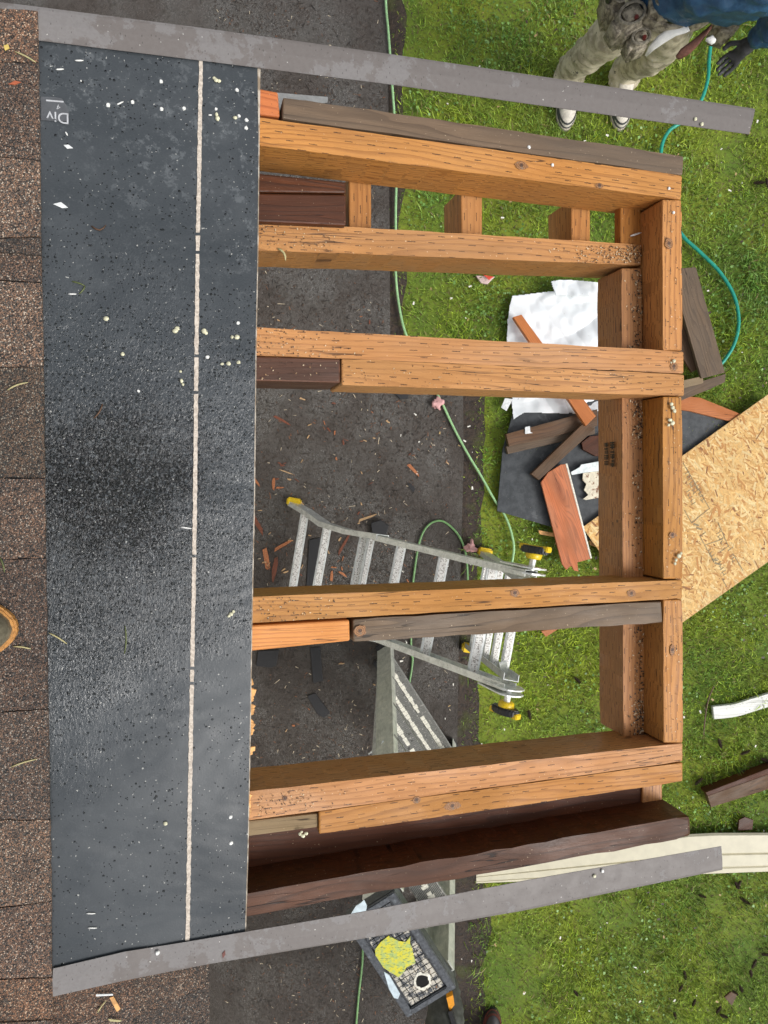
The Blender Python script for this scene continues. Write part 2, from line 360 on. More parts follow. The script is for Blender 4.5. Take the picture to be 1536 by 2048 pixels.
# dark needles and specks trodden over the path
def build_litter(n=34000):
    X = rng.uniform(-.9, .45, n); Y = rng.uniform(-3.1, 2.7, n)
    py = NY-Y*F/H; edge = (np.where(py < 700, 772, 918-(py-700)*.016)-NX)*H/F; k = X < edge-.01
    dens = .55+.45*np.sin(X*4+Y*2.3)*np.sin(Y*3.1-X*2); k &= rng.random(n) < dens+.15
    X, Y = X[k], Y[k]; n = len(X)
    L = rng.uniform(.002, .010, n)*np.where(rng.random(n) < .06, 2.0, 1); Wd = rng.uniform(.0010, .0026, n); a = rng.uniform(0, 6.28, n); z = .0235+rng.uniform(0, .002, n)
    dx, dy = np.cos(a)*L, np.sin(a)*L; sx, sy = -np.sin(a)*Wd, np.cos(a)*Wd
    P = np.empty((n, 4, 3), np.float32)
    for i, (u, v) in enumerate([(-1,-1),(1,-.5),(1,.5),(-1,1)]):
        P[:, i, 0] = X+dx*u+sx*v; P[:, i, 1] = Y+dy*u+sy*v; P[:, i, 2] = z+.0012*(u > 0)
    c = np.array([.028,.020,.015])*rng.uniform(.3, 2.8, n)[:, None]
    q = rng.random(n); c = np.where((q < .03)[:, None], np.array([.22,.09,.04]), c); c = np.where((q > .975)[:, None], np.array([.5,.42,.3]), c); c = np.where(((q > .05) & (q < .12))[:, None], np.array([.1,.055,.03]), c)
    me = new_mesh('litter', P.reshape(-1, 3), np.arange(n*4).reshape(n, 4), tint_mat('litter', .5), np.repeat(c[:, None], 4, 1).reshape(-1, 3))
    tag(link('needle_litter', me, None), 'dark needles and bark crumbs trodden over the wet path', None, None, 'stuff')
build_litter()
def build_lawn_bits(n=750):
    X = rng.uniform(.05, 2.8, n); Y = rng.uniform(-3.3, 3.0, n)
    L = rng.uniform(.0025, .009, n); Wd = L*rng.uniform(.3, .8, n); a = rng.uniform(0, 6.28, n); z = rng.uniform(.02, .036, n)
    dx, dy = np.cos(a)*L, np.sin(a)*L; sx, sy = -np.sin(a)*Wd, np.cos(a)*Wd
    P = np.empty((n, 4, 3), np.float32)
    for i, (u, v) in enumerate([(-1,-1),(1,-.7),(1,.7),(-1,1)]):
        P[:, i, 0] = X+dx*u+sx*v; P[:, i, 1] = Y+dy*u+sy*v; P[:, i, 2] = z
    q = rng.random(n)[:, None]
    c = np.where(q < .3, np.array([.8,.78,.7]), np.where(q < .6, np.array([.4,.28,.12]), np.array([.05,.03,.02])))
    me = new_mesh('lawn_bits', P.reshape(-1, 3), np.arange(n*4).reshape(n, 4), tint_mat('litter', .5), np.repeat(c[:, None], 4, 1).reshape(-1, 3))
    tag(link('lawn_debris', me, None), 'tiny pale and brown crumbs scattered over the lawn', None, None, 'stuff')
build_lawn_bits()

# ================================================================== HOUSE, ROOF
siding = flat('painted_siding', (.55,.52,.45), .6)
hw = empty('house_wall', (-1.2, 0, 0), 'cream horizontal siding wall below the roof edge', 'wall')
bm = bmesh.new()
for i in range(15):
    z0 = .05+i*.18; a = V((-1.2, 1.15, z0)); b = V((-1.2, -4, z0))
    for j in (0,): add_bar(bm, V((-1.2, 1.15, z0+.09)), V((-1.2, -4, z0+.09)), .175, .02, V((1,0,.12)))
finish('siding', bm, siding, hw)
bm = bmesh.new(); add_bar(bm, V((-1.31, 1.12, 1.4)), V((-1.31, -4, 1.4)), .18, 2.75); finish('wall_core', bm, siding, hw)

s = M('plywood_edge'); o = s.obj(); n1 = s.noise(s.sc(o, 60, 60, 500), 1, 3)
ply = s.fin(s.mix(s.ramp(n1, .4, .6), (.52,.46,.38), (.26,.2,.14)), .7)
def rpoly(pts, n): return [RP(x, y, n) for x, y in pts]
eave = [(519,134),(517,300),(515,500),(511,700),(508,1000),(503,1240),(499,1500),(495,1700),(490,1868)]
deckpts = [(-700,-60),(0,22),(400,92),(520,112)]+[(x+2,y) for x,y in eave[:-1]]+[(492,1870),(490,1890),(106,1960),(-700,2080)]
roof = empty('roof_deck', RP(250,1000,0), 'roof deck of sheathing under wet black underlayment with a pale chalk line', 'roof')
bm = bmesh.new(); add_prism(bm, rpoly(deckpts, .0135), -N*.0125); finish('sheathing', bm, ply, roof)
# felt
s = M('wet_black_underlayment'); o = s.obj(); X_, Y_, Z_ = s.sep(o)
def spot(cx, cy, rx, ry, soft=.5):
    p = RP(cx, cy, .016)
    dx = s.math('MULTIPLY', s.math('SUBTRACT', X_, p.x), 1/rx); dy = s.math('MULTIPLY', s.math('SUBTRACT', Y_, p.y), 1/ry)
    d = s.math('SQRT', s.math('ADD', s.math('MULTIPLY', dx, dx), s.math('MULTIPLY', dy, dy)))
    d = s.math('ADD', d, s.math('MULTIPLY', s.math('SUBTRACT', s.noise(o, 11, 8, .75), .5), 1.5))
    return s.ramp(d, 1-soft, 1+soft*.4, 1, 0)
wet_reflection = s.math('MAXIMUM', spot(225,985,.16,.16,.8), s.math('MULTIPLY', spot(230,1130,.2,.17,.9), .6))  # wet patch; the reflected figure above it is painted dark into the colour
rim = s.math('MAXIMUM', s.math('MAXIMUM', wet_reflection, s.math('MULTIPLY', spot(240,950,.3,.3,.8), .55)), s.math('MULTIPLY', spot(130,1230,.12,.2,.8), .6))
big = s.noise(o, 7, 5, .6); fine = s.noise(o, 500, 2)
c = s.mix(s.ramp(big, .3, .7), (.040,.047,.053), (.054,.062,.069))
c = s.mix(s.math('MULTIPLY', s.ramp(s.noise(s.sc(o, 300, 900), 1, 2), .4, .7), .25), c, (.075,.085,.092))
worm_glint = s.ramp(s.noise(o, 150, 4, .65, 1.6), .52, .58); inn = s.mix(worm_glint, (.003,.0035,.004), (.06,.068,.074))  # pale worms paint broken sky reflection inside the dark patch
c = s.mix(wet_reflection, c, inn)
eff = s.ramp(s.noise(o, 55, 8, .8, .15), .53, .60)
em = s.math('MAXIMUM', s.math('MAXIMUM', spot(150,175,.11,.07), spot(480,330,.045,.2)), s.math('MAXIMUM', spot(360,260,.2,.16,.9), s.math('MULTIPLY', spot(260,420,.22,.2,.9), .4)))
em = s.math('MAXIMUM', em, s.math('MULTIPLY', spot(300,1650,.2,.2,.9), .22))
c = s.mix(s.math('MULTIPLY', s.math('MULTIPLY', eff, em), .42), c, (.17,.185,.195))
# raised droplets, each with its shaded side painted as a dark crescent
def drops(scale, th, dens):
    d = s.vor(o, scale); cc = s.sep(s.vor(o, scale, out='Color'))[1]
    on = s.math('LESS_THAN', cc, dens)
    sh = s.vor(s.sc(o, 1, 1, 1, (.16/scale, .2/scale, 0)), scale)
    full = s.math('MULTIPLY', s.ramp(d, th*.55, th, 1, 0), on)
    return full, s.math('MULTIPLY', full, s.ramp(sh, th*.35, th*.8))
nd = s.math('ADD', s.ramp(s.noise(o, 9, 4, .6), .35, .7, .01, .11), s.math('MULTIPLY', rim, .5))
(dA, kA), (dB, kB), (dC, kC) = drops(210, .36, nd), drops(400, .38, nd), drops(125, .26, s.math('MULTIPLY', nd, .3))
dd = s.math('MAXIMUM', s.math('MAXIMUM', dA, dB), dC); kk = s.math('MAXIMUM', s.math('MAXIMUM', kA, kB), kC)
c = s.mix(s.math('MULTIPLY', kk, .85), c, (.004,.0045,.005))
sq = s.ramp(s.noise(o, 190, 3, .6, 2.0), .5, .56); c = s.mix(s.math('MULTIPLY', s.math('MULTIPLY', sq, s.math('MULTIPLY', rim, rim)), .5), c, (.006,.007,.008))  # dark squiggles paint the broken reflection around the patch
c = s.mix(s.ramp(s.noise(o, 260, 1), .74, .77, 0, .8), c, (.45,.45,.42))
rip = s.noise(s.sc(o, 300, 150, 200), 1, 3, .6, 1.0)
hgt = s.math('ADD', s.math('MULTIPLY', dd, 1.0), s.math('MULTIPLY', s.math('MULTIPLY', rip, rim), 1.6))
hgt = s.math('ADD', hgt, s.math('MULTIPLY', fine, .06)); wrk = s.noise(s.sc(o, 3, 7), 1, 3, .5, .5); hgt = s.math('ADD', hgt, s.math('MULTIPLY', wrk, 6.0))
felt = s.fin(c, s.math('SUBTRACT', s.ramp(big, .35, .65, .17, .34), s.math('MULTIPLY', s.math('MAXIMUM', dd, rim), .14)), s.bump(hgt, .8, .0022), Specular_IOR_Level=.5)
feltpts = [(-60,60),(78,72),(300,100),(515,128)]+eave[1:]+[(104,1944),(-60,1950)]
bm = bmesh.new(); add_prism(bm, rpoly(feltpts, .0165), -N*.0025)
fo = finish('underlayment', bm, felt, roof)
# chalk line
s = M('chalk_line'); o = s.obj(); chalk = s.fin(s.mix(s.ramp(s.noise(o, 260, 3, .8), .4, .6), (.62,.55,.47), (.42,.36,.3)), .8)
bm = bmesh.new(); cl = [(402,119),(399,300),(395,520),(392,800),(390,1000),(387,1200),(383,1400),(379,1650),(375,1888)]
a_, b_ = [], []
for (x0,y0),(x1,y1) in zip(cl, cl[1:]):
    k = max(2, int((y1-y0)/6))
    for i in range(k):
        t = i/k; x = x0+(x1-x0)*t; y = y0+(y1-y0)*t
        a_.append(bm.verts.new(RP(x-3.2-random.random()*1.6, y, .0174))); b_.append(bm.verts.new(RP(x+3.2+random.random()*1.6, y, .0174)))
for i in range(len(a_)-1):
    if random.random() > .03: bm.faces.new((a_[i], a_[i+1], b_[i+1], b_[i]))
finish('chalk_line', bm, chalk, fo)
# patch of printed tape with the letters on the felt
def text(name, body, at, size, mat, parent, rot, nrm=N, xdir=S, depth=.0004):
    cu = bpy.data.curves.new(name, 'FONT'); cu.body = body; cu.size = size; cu.extrude = depth; cu.align_x = 'CENTER'; cu.align_y = 'CENTER'
    t = bpy.data.objects.new(name, cu); COL.objects.link(t); bpy.context.view_layer.update()
    me = bpy.data.meshes.new_from_object(t.evaluated_get(bpy.context.evaluated_depsgraph_get())); bpy.data.objects.remove(t)
    yd = nrm.cross(xdir); m = Matrix((xdir, yd, nrm)).transposed().to_4x4()
    me.transform(Matrix.Translation(at) @ m @ Matrix.Rotation(rot, 4, 'Z')); me.materials.clear()
    return link(name, me, mat, parent)
grey_t = flat('scuffed_grey_tape', (.085,.09,.098), .4, spots=((.25,.25,.26), 120, .62))
white_p = flat('white_print', (.42,.43,.45), .6, nz=.25)
bm = bmesh.new(); add_prism(bm, rpoly([(82,193),(110,194),(124,197),(133,212),(138,228),(136,243),(110,242),(82,240)], .0178), -N*.001)
tp = finish('printed_label', bm, grey_t, fo)
text('lettering', 'Div', RP(116,234,.0182), .020, white_p, tp, math.pi)
text('lettering', '4', RP(117,214,.0182), .009, white_p, tp, math.pi*.9)
bm = bmesh.new(); add_prism(bm, rpoly([(92,199),(127,202),(127,205),(92,202)], .0186), -N*.0006); finish('printed_line', bm, white_p, tp)

# shingles
s = M('asphalt_shingle_granules'); o = s.obj(); att = s.n('Attribute', attribute_name='tint').outputs['Color']
vc = s.sep(s.vor(o, 600, out='Color')); vd = s.vor(o, 600)
bl = s.noise(o, 22, 4, .6)
g = s.mix(s.ramp(vc[0], .15, .5), (.03,.027,.025), (.19,.145,.115)); g = s.mix(s.ramp(vc[1], .62, .72), g, (.36,.235,.16)); g = s.mix(s.ramp(vc[2], .90, .93), g, (.66,.6,.5))
g = s.mix(s.ramp(vc[1], .12, .1), g, (.13,.135,.13))
g = s.mix(1.0, g, (.60,.56,.54), 'MULTIPLY'); g = s.mix(1.0, g, att, 'MULTIPLY'); g = s.mix(s.ramp(bl, .45, .65, 0, .4), g, s.mix(1.0, g, (.5,.52,.56), 'MULTIPLY'))
g = s.mix(s.ramp(vd, .4, .65, 0, .6), g, (.012,.012,.012))
shingle = s.fin(g, .75, s.bump(s.math('SUBTRACT', 1.0, vd), .9, .0015))
def shingles(name, rows, label, n0=.0185):
    bm = bmesh.new(); tints = []
    for poly, n, th, tint in rows:
        before = len(bm.verts); top = rpoly(poly, n)
        # ragged edges
        P = []
        for i, p in enumerate(top):
            q = top[(i+1) % len(top)]; k = max(1, int((q-p).length/.012))
            for j in range(k): P.append(p.lerp(q, j/k)+(V((random.uniform(-1,1), random.uniform(-1,1), 0))*.0007 if j else V()))
        add_prism(bm, P, -N*th); tints += [tint]*(len(bm.verts)-before)
    bm.verts.index_update()
    c = V((0,0,0))
    for v in bm.verts: c += v.co
    c /= len(bm.verts)
    for v in bm.verts: v.co -= c
    me = bpy.data.meshes.new(name); bm.normal_update(); bm.to_mesh(me); bm.free()
    a = me.color_attributes.new('tint', 'FLOAT_COLOR', 'POINT')
    a.data.foreach_set('color', np.array([(*t, 1) for t in tints], np.float32).ravel())
    me.materials.append(shingle); ob = link(name, me, None); ob.location = c
    return tag(ob, label, 'shingles')
def ex_(y): return 75+(y-20)*(105-75)/1965
brn, drk, mid, lit = (1.5,1.28,1.12), (.72,.74,.76), (1.05,1.0,.98), (1.45,1.4,1.35)
bands = [(12,22,123,124,brn,0),(123,124,304,322,mid,-.001),(304,322,478,474,lit,.0004),(478,474,499,511,drk,.0025),(499,511,556,566,mid,-.001),(556,566,735,733,lit,0),(735,733,955,957,(.8,.82,.8),-.0008),(955,957,1120,1116,mid,.0005),(1120,1116,1428,1418,(.82,.8,.82),.0002),(1428,1418,1640,1640,(.95,.95,.97),.001),(1640,1640,1822,1803,(1.35,1.3,1.25),.001),(1822,1803,1960,1955,(1.25,1.15,1.1),0),(1960,1955,2048,2040,(1.5,1.25,1.05),-.0015),(2048,2040,2400,2400,mid,0)]
rows = []
for cx in range(6):
    off = cx*190
    for i, (l0, r0, l1, r1, tn, dn) in enumerate(bands):
        if cx: tn = random.choice([brn, drk, mid, lit]); dn = random.uniform(-.001, .002)
        sh = 0 if cx == 0 else (cx*73) % 120 - 60
        xr0, xr1 = ex_(r0)-off, ex_(r1)-off
        if i == 0: sh0 = 0
        a = (xr0, r0+(sh if 0 < i else 0)); b = (xr1, r1+sh if i < len(bands)-1 else r1)
        lx = 230
        sl = (l0-r0)/80*lx*.5
        g_ = 1.1 if i else 0
        rows.append(([ (a[0]-lx, a[1]+g_+ (l0-r0)*1.5), (a[0],a[1]+g_), (b[0]+random.uniform(-1.2,1.2),b[1]-g_), (b[0]-lx, b[1]-g_+(l1-r1)*1.5)], .0245+dn*1.6+cx*.0030, .0055+.001, tn))
sh1 = shingles('roof_shingles', rows, 'brown and charcoal asphalt shingles uphill of the black underlayment')
# lower shingles beyond the bottom rake
rows = []
for (x0, x1, n, parts) in [(60,267,-.012,[(1900,2048,(1.15,1.0,.9)),(2048,2500,mid)]),(240,419,-.017,[(1850,2012,(1.0,.95,.9)),(2012,2500,drk)])]:
    for y0, y1, tn in parts:
        rows.append(([(x0,y0+35),(x1,y0-(0 if y0 < 2000 else 42)),(x1,y1-(0 if y1 > 2400 else 42)),(x0,y1+35)], n+random.uniform(0,.001), .006, tn))
for cx in range(1, 6):
    for y0 in range(1990, 2500, 130): rows.append(([(60-cx*170,y0),(262-cx*170,y0),(262-cx*170,y0+128),(60-cx*170,y0+128)], -.009+cx*.003, .006, random.choice([brn, drk, mid, lit])))
shingles('roof_shingles', rows, 'shingle courses below the loose lower metal edge at the bottom left')
bm = bmesh.new(); add_prism(bm, rpoly([(-700,1995),(60,1950),(414,1905),(414,2500),(-700,2500)], -.024), -N*.016)
tag(finish('sheathing', bm, ply), 'sheathing panel under the shingle courses at the bottom left', 'sheathing')

# metal rake edges
s = M('wet_brown_painted_metal'); o = s.obj(); n1 = s.noise(o, 16, 8, .72, .15); n2 = s.noise(s.sc(o, 130, 130), 1, 5, .7)
X_ = s.sep(o)[0]; f1 = s.ramp(s.math('ADD', n1, s.ramp(X_, .18, .2, .012, -.06)), .5, .53); f2 = s.ramp(n2, .4, .6); sp = s.ramp(s.vor(s.sc(o, 240, 110), 1), .13, .18, 1, 0)
sp = s.math('MULTIPLY', sp, s.math('LESS_THAN', s.sep(s.vor(s.sc(o, 240, 110), 1, out='Color'))[0], .45))
c = s.mix(s.math('MULTIPLY', f1, s.ramp(n2, .3, .5, .4, 1)), (.158,.142,.134), (.205,.195,.192)); c = s.mix(s.math('MULTIPLY', f2, .25), c, (.115,.1,.093))
c = s.mix(s.math('MULTIPLY', sp, .6), c, (.05,.043,.04)); c = s.mix(s.ramp(s.noise(o, 170, 2), .74, .77), c, (.55,.53,.5))
metal = s.fin(c, s.ramp(n1, .4, .6, .48, .6), s.bump(s.math('ADD', sp, n2), .3, .0006), Specular_IOR_Level=.4)
def drip(name, outer, inner, n, label, sgn):
    bm = bmesh.new(); rows = []
    def dens(P):
        out = []
        for (x0,y0),(x1,y1) in zip(P, P[1:]):
            for i in range(10): out.append((x0+(x1-x0)*i/10, y0+(y1-y0)*i/10))
        out.append(P[-1]); return out
    for i, (a, b) in enumerate(zip(dens(outer), dens(inner))):
        wv = noise.noise(V((i*.16, 2, sgn)))*.0015
        A = RP(*a, n+wv); B = RP(*b, n+wv); u_ = (A-B).normalized()
        rows.append([bm.verts.new(p) for p in (B, B-N*.0008-u_*.0, B.lerp(A,.5)+N*.0005, A-u_*.006, A-u_*.002-N*.001, A-N*.006, A-N*.026, A-N*.028+u_*.007, A-N*.033+u_*.008)])
    for r0, r1 in zip(rows, rows[1:]):
        for k in range(len(r0)-1):
            if k == 1: pass
            f = (r0[k], r1[k], r1[k+1], r0[k+1]); bm.faces.new(f if sgn > 0 else f[::-1])
    o = finish(name, bm, metal); md = o.modifiers.new('thick', 'SOLIDIFY'); md.thickness = .0009; md.offset = 0
    return tag(o, label, 'metal edging')
drip('drip_edge', [(-80,-9),(75,10),(400,52),(780,105),(1150,160),(1511,215)], [(-80,60),(78,80),(400,120),(780,168),(1150,220),(1499,268)], .0205, 'brown metal drip edge sticking out past the rafters at the top, across the person', 1)
drip('drip_edge', [(103,1997),(245,1965),(420,1930),(780,1870),(1040,1825),(1445,1742)], [(106,1938),(250,1904),(370,1885),(700,1829),(1060,1760),(1443,1693)], .0205, 'brown metal drip edge with white scuffs above the cream siding at the bottom', -1)

# ================================================================== FRAMING
def ext(a, b, x):            # slide point a along the line a-b to picture column x
    t = (x-a[0])/(b[0]-a[0]); return (x, a[1]+(b[1]-a[1])*t)
def raf(name, q, n, h, mat, label, left=None, **k):
    tl, tr, br_, bl = q
    if left is not None: tl, bl = ext(tl, tr, left), ext(bl, br_, left)
    return board(name, rpoly([tl, tr, br_, bl], n), h, mat, label=label, **k)
RH = .089
g1 = dict(group='roof extension rafters')
raf('rafter', [(515,235),(1365,351),(1363,399),(515,290)], 0, RH, W_TR(), 'orange treated rafter beside the weathered grey board, topmost full rafter', left=440, segs=24, rough_edge=.0006, **g1)
raf('board', [(566,194),(1368,312),(1366,350),(564,236)], .001, RH, W_GREY(), 'weathered grey brown board nailed outside the topmost orange rafter', cat='board', segs=20, rough_edge=.0009)
raf('lumber_block', [(519,177),(556,184),(560,234),(519,229)], -.004, .05, W_RED(), 'reddish offcut block by the felt corner, left end of the grey board', left=470, cat='wood block')
raf('metal_flashing', [(540,184),(656,194),(655,205),(540,222)], -.09, .002, flat('dull_zinc', (.42,.43,.43), .45, .3), 'small pale metal strip sticking out from under the grey board', cat='flashing', bev=0)
raf('rafter', [(512,442),(1283,489),(1283,530),(512,500)], -.055, RH, W_TR2(), 'lower set orange rafter resting against the inside of the eave board', left=440, segs=24, rough_edge=.0007, **g1)
raf('board', [(514,346),(692,364),(692,386),(514,384)], -.045, .09, W_WET(), 'upper dark red wet old board between the two top rafters', left=430, cat='board')
raf('board', [(514,386),(692,389),(692,451),(514,443)], -.042, .09, W_WET(), 'lower dark wet old board touching the second rafter', left=430, cat='board')
raf('rafter', [(512,655),(1368,703),(1368,747),(512,710)], 0, RH, W_TR2(), 'upper ply of the doubled orange rafter in the middle', left=440, segs=24, rough_edge=.0005, **g1)
raf('rafter', [(683,717),(1369,749),(1369,792),(683,770)], .0008, RH, W_TR(), 'lower ply of the doubled middle rafter, butting the dark stub', segs=20, rough_edge=.0005, **g1)
raf('rafter_stub', [(512,712),(681,717),(681,766),(512,762)], -.002, RH, W_PURP(), 'dark purple brown old rafter stub by the felt, in the middle rafter pair', left=440, cat='rafter stub')
raf('rafter', [(503,1194),(1365,1160),(1365,1197),(503,1246)], 0, RH, W_TR(), 'single orange rafter over the silver ladder beside a grey board', left=440, segs=24, rough_edge=.0006, **g1)
raf('rafter_stub', [(503,1251),(699,1240),(700,1282),(503,1302)], -.004, RH, W_OR(), 'bright orange red rafter stub left of the grey board', left=440, cat='rafter stub')
raf('board', [(706,1239),(1323,1203),(1326,1245),(706,1284)], -.002, RH, W_GREY(), 'weathered grey board with round knot nailed below the rafter over the ladder', cat='board', segs=16, rough_edge=.0008)
raf('rafter', [(500,1583),(1366,1486),(1366,1523),(500,1640)], 0, RH, W_TR2(), 'upper ply of the doubled orange rafter nearest the dark old beam', left=440, segs=24, rough_edge=.0005, **g1)
raf('rafter', [(638,1623),(1366,1525),(1366,1563),(638,1669)], .0006, RH, W_TR(), 'lower ply of the bottom doubled rafter, butting the grey tan stub', segs=20, rough_edge=.0005, **g1)
raf('rafter_stub', [(498,1642),(636,1627),(636,1655),(498,1673)], -.006, .06, W_TAN(), 'pale grey tan rafter stub with moss bit, left of the bottom rafter', left=440, cat='rafter stub')
raf('board', [(497,1660),(1284,1565),(1284,1613),(497,1738)], -.075, .04, W_WET(), 'dark wet board sunk between the bottom rafter and the old beam', left=440, cat='board')
raf('lumber_block', [(1285,1560),(1325,1556),(1325,1614),(1285,1616)], -.07, .07, W_TR2(), 'short orange block under the lower right rafter corner', cat='wood block', L=YV)
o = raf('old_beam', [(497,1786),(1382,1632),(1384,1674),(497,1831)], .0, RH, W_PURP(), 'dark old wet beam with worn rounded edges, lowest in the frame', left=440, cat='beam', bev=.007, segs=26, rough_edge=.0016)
# sides of the old beam use the darker wood material
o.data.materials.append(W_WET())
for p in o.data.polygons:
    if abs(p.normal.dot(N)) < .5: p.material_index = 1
fa = dict(cat='eave board', group='eave boards')
for (y0, y1, lab) in [(399,701,'eave board length between the topmost rafter and the middle doubled rafter'), (793,1158,'eave board length between the middle rafter pair and the rafter over the ladder'), (1199,1486,'eave board length between the rafter over the ladder and the bottom rafter pair')]:
    xa, xb = 1325+(y0-399)*.002, 1325+(y1-399)*.002
    board('eave_board', rpoly([(xa,y0),(xb,y1),(xb+39,y1),(xa+38,y0)], -.0008), .10, W_TR(), label='orange treated '+lab, segs=10, rough_edge=.0005, **fa)
bmh = .077
beam = board('support_beam', rpoly([(1243,536),(1247,1474),(1288,1474),(1283,536)], -.057), bmh, W_TR2(), label='long orange beam crossing under the rafters just inside the eave boards', cat='beam', segs=30, rough_edge=.0005)
board('lumber_block', rpoly([(1241,405),(1241,490),(1282,490),(1282,405)], -.062), .02, W_TR(), label='flat block in the top right corner with a white nail on it', cat='wood block')
for (x, wd, y0, y1, lab) in [(697,46,350,456,'leftmost orange cross block, touching the dark old boards'), (922,43,376,470,'middle orange cross block between the two top rafters'), (1142,39,398,488,'right orange cross block between the two top rafters')]:
    board('cross_block', rpoly([(x,y0),(x+1,y1),(x+wd,y1),(x+wd,y0)], -.095), .085, W_TR(), label=lab, cat='wood block', group='cross blocks')
# knots where the photograph shows them
s = M('wood_knot'); o = s.obj(); ln_ = s.n('VectorMath', operation='LENGTH'); s.lk(s.sc(o, 1, 1, 1), ln_.inputs[0]); dk = s.math('ADD', ln_.outputs['Value'], s.math('MULTIPLY', s.noise(o, 90, 3), .006))
rg_ = s.math('SINE', s.math('MULTIPLY', dk, 2400.0)); kc_ = s.mix(s.ramp(rg_, -.6, .9), (.34,.16,.055), (.16,.065,.022)); kc_ = s.mix(s.ramp(s.noise(o, 120, 3), .52, .65, 0, .8), kc_, (.20,.14,.09)); kc_ = s.mix(s.ramp(dk, .004, .0075), (.07,.03,.014), kc_)
knotm = s.fin(kc_, .55, s.bump(rg_, .3, .0006))
def knot(parent, px, py, rx, ry, n=.0):
    c0 = RP(px, py, n+.0006); e1 = (RP(px+rx, py, n+.0006)-c0).length; e2 = (RP(px, py+ry, n+.0006)-c0).length
    bm = bmesh.new(); vs = [bm.verts.new(S*math.cos(t)*e1*random.uniform(.85,1.1)+YV*math.sin(t)*e2*random.uniform(.85,1.1)) for t in [i*2*math.pi/20 for i in range(20)]]
    bm.faces.new(vs); bm.normal_update(); me = bpy.data.meshes.new('knot'); bm.to_mesh(me); bm.free(); me.materials.append(knotm)
    k_ = bpy.data.objects.new('knot', me); COL.objects.link(k_); k_.parent = parent; bpy.context.view_layer.update(); k_.matrix_parent_inverse = parent.matrix_world.inverted(); k_.location = c0
bpy.context.view_layer.update()
def at_px(px, py, n=0.0):
    p = RP(px, py, n); best = None
    for o_ in list(bpy.data.objects):
        if o_.type == 'MESH' and o_.parent is None and o_.get('category') in ('rafter','eave board','board','beam'):
            q = o_.matrix_world.inverted() @ p; v = np.empty(len(o_.data.vertices)*3, np.float32); o_.data.vertices.foreach_get('co', v); v = v.reshape(-1, 3); lo, hi = v.min(0), v.max(0)
            d_ = max(abs(q.x-(lo[0]+hi[0])/2)-(hi[0]-lo[0])/2, abs(q.y-(lo[1]+hi[1])/2)-(hi[1]-lo[1])/2, abs(q.z-(lo[2]+hi[2])/2)-(hi[2]-lo[2])/2)
            if best is None or d_ < best[0]: best = (d_, o_)
    return best[1]
for px_, py_, rx_, ry_ in [(1043,331,13,9),(1199,371,9,5),(1338,487,8,12),(1030,1186,9,8),(1263,1187,9,7),(905,1612,17,9),(833,1600,8,7),(1345,1070,7,6),(1345,1300,5,12),(1348,733,8,9),(720,1262,13,12),(570,1597,6,5)]:
    knot(at_px(px_, py_), px_, py_, rx_, ry_, .0005)
# ink stamp on the inner side of the beam: illegible strokes
ink = flat('stamp_ink', (.025,.018,.008), .7, nz=.6, scale=300)
pa, pb = RP(1243,870,-.057), RP(1244,990,-.057); ln = (pb-pa).normalized(); side = -S
bm = bmesh.new()
for (v0, row) in [(.020, [(0,.012,.013),(.015,.004,.013),(.021,.008,.012),(.031,.003,.01),(.036,.007,.013)]), (.040, [(0,.007,.012),(.009,.003,.012),(.014,.006,.01),(.022,.009,.012),(.033,.008,.012)])]:
    for u0, wu, hh in row:
        p = pa+ln*(u0+.012)-N*v0+side*.0018
        for k in range(3):
            q = p+ln*(wu*k/3); add_bar(bm, q, q-N*hh, wu*.22, .0008, side)
        if random.random() < .6: add_bar(bm, p-N*hh*.5, p+ln*wu-N*hh*.5, .0022, .0008, side)
ob = finish('ink_stamp', bm, ink); ob.parent = beam; bpy.context.view_layer.update(); ob.matrix_parent_inverse = beam.matrix_world.inverted()
# splinters torn along the sheathing edge
spl = flat('raw_splinter_wood', (.62,.33,.12), .7, nz=.35)
for grp in (0, 1):
  bm = bmesh.new()
  for y in [1368,1376,1384,1395,1402,1412,1420,1430,1438,1446,1455,1462,1470,1500,1506,1592,1600,1606,1612,1618,1624,1630]:
    if (y > 1550) != bool(grp): continue
    x = 500-(y-1368)*.01; a = RP(x-4, y, .002); b = RP(x+4+random.random()*7, y+random.uniform(-9,9), -.004)
    add_bar(bm, a, b, random.uniform(.004,.012), .003, N)
  finish('torn_plywood', bm, spl, roof)

# ================================================================== SMALL THINGS ON THE ROOF
whitep = flat('white_chip', (.75,.75,.72), .5); glob = flat('yellowish_sealant', (.62,.6,.42), .5, nz=.3, scale=200)
def disc(name, px, py, r, mat, n=.0168, label=None, cat=None, group=None, hh=.0015):
    c0 = RP(px, py, n); a = []
    k = 10; ph = random.random()*6
    bm = bmesh.new(); base = []; top = []
    for i in range(k):
        t = ph+i*2*math.pi/k; rr = r*random.uniform(.85,1.12)
        p = c0+S*math.cos(t)*rr+YV*math.sin(t)*rr; base.append(bm.verts.new(p)); top.append(bm.verts.new(c0+(p-c0)*.7+N*hh))
    bm.faces.new(top)
    for i in range(k): bm.faces.new((base[i], base[(i+1)%k], top[(i+1)%k], top[i]))
    return tag(finish(name, bm, mat), label, cat, group)
for x, y, r in [(322,163,4),(474,180,4),(216,210,4.4),(265,204,4),(323,218,4),(368,217,4),(432,218,3.3),(478,232,3.5),(493,240,4),(492,256,3.8),(476,646,4),(415,714,4),(461,1634,4.3),(462,1686,4.6),(162,162,1.6),(277,782,3)]:
    disc('roofing_nail', x, y, r*.00068, whitep, label='round white nail head on the black underlayment', cat='nail', group='white nail heads on the underlayment')
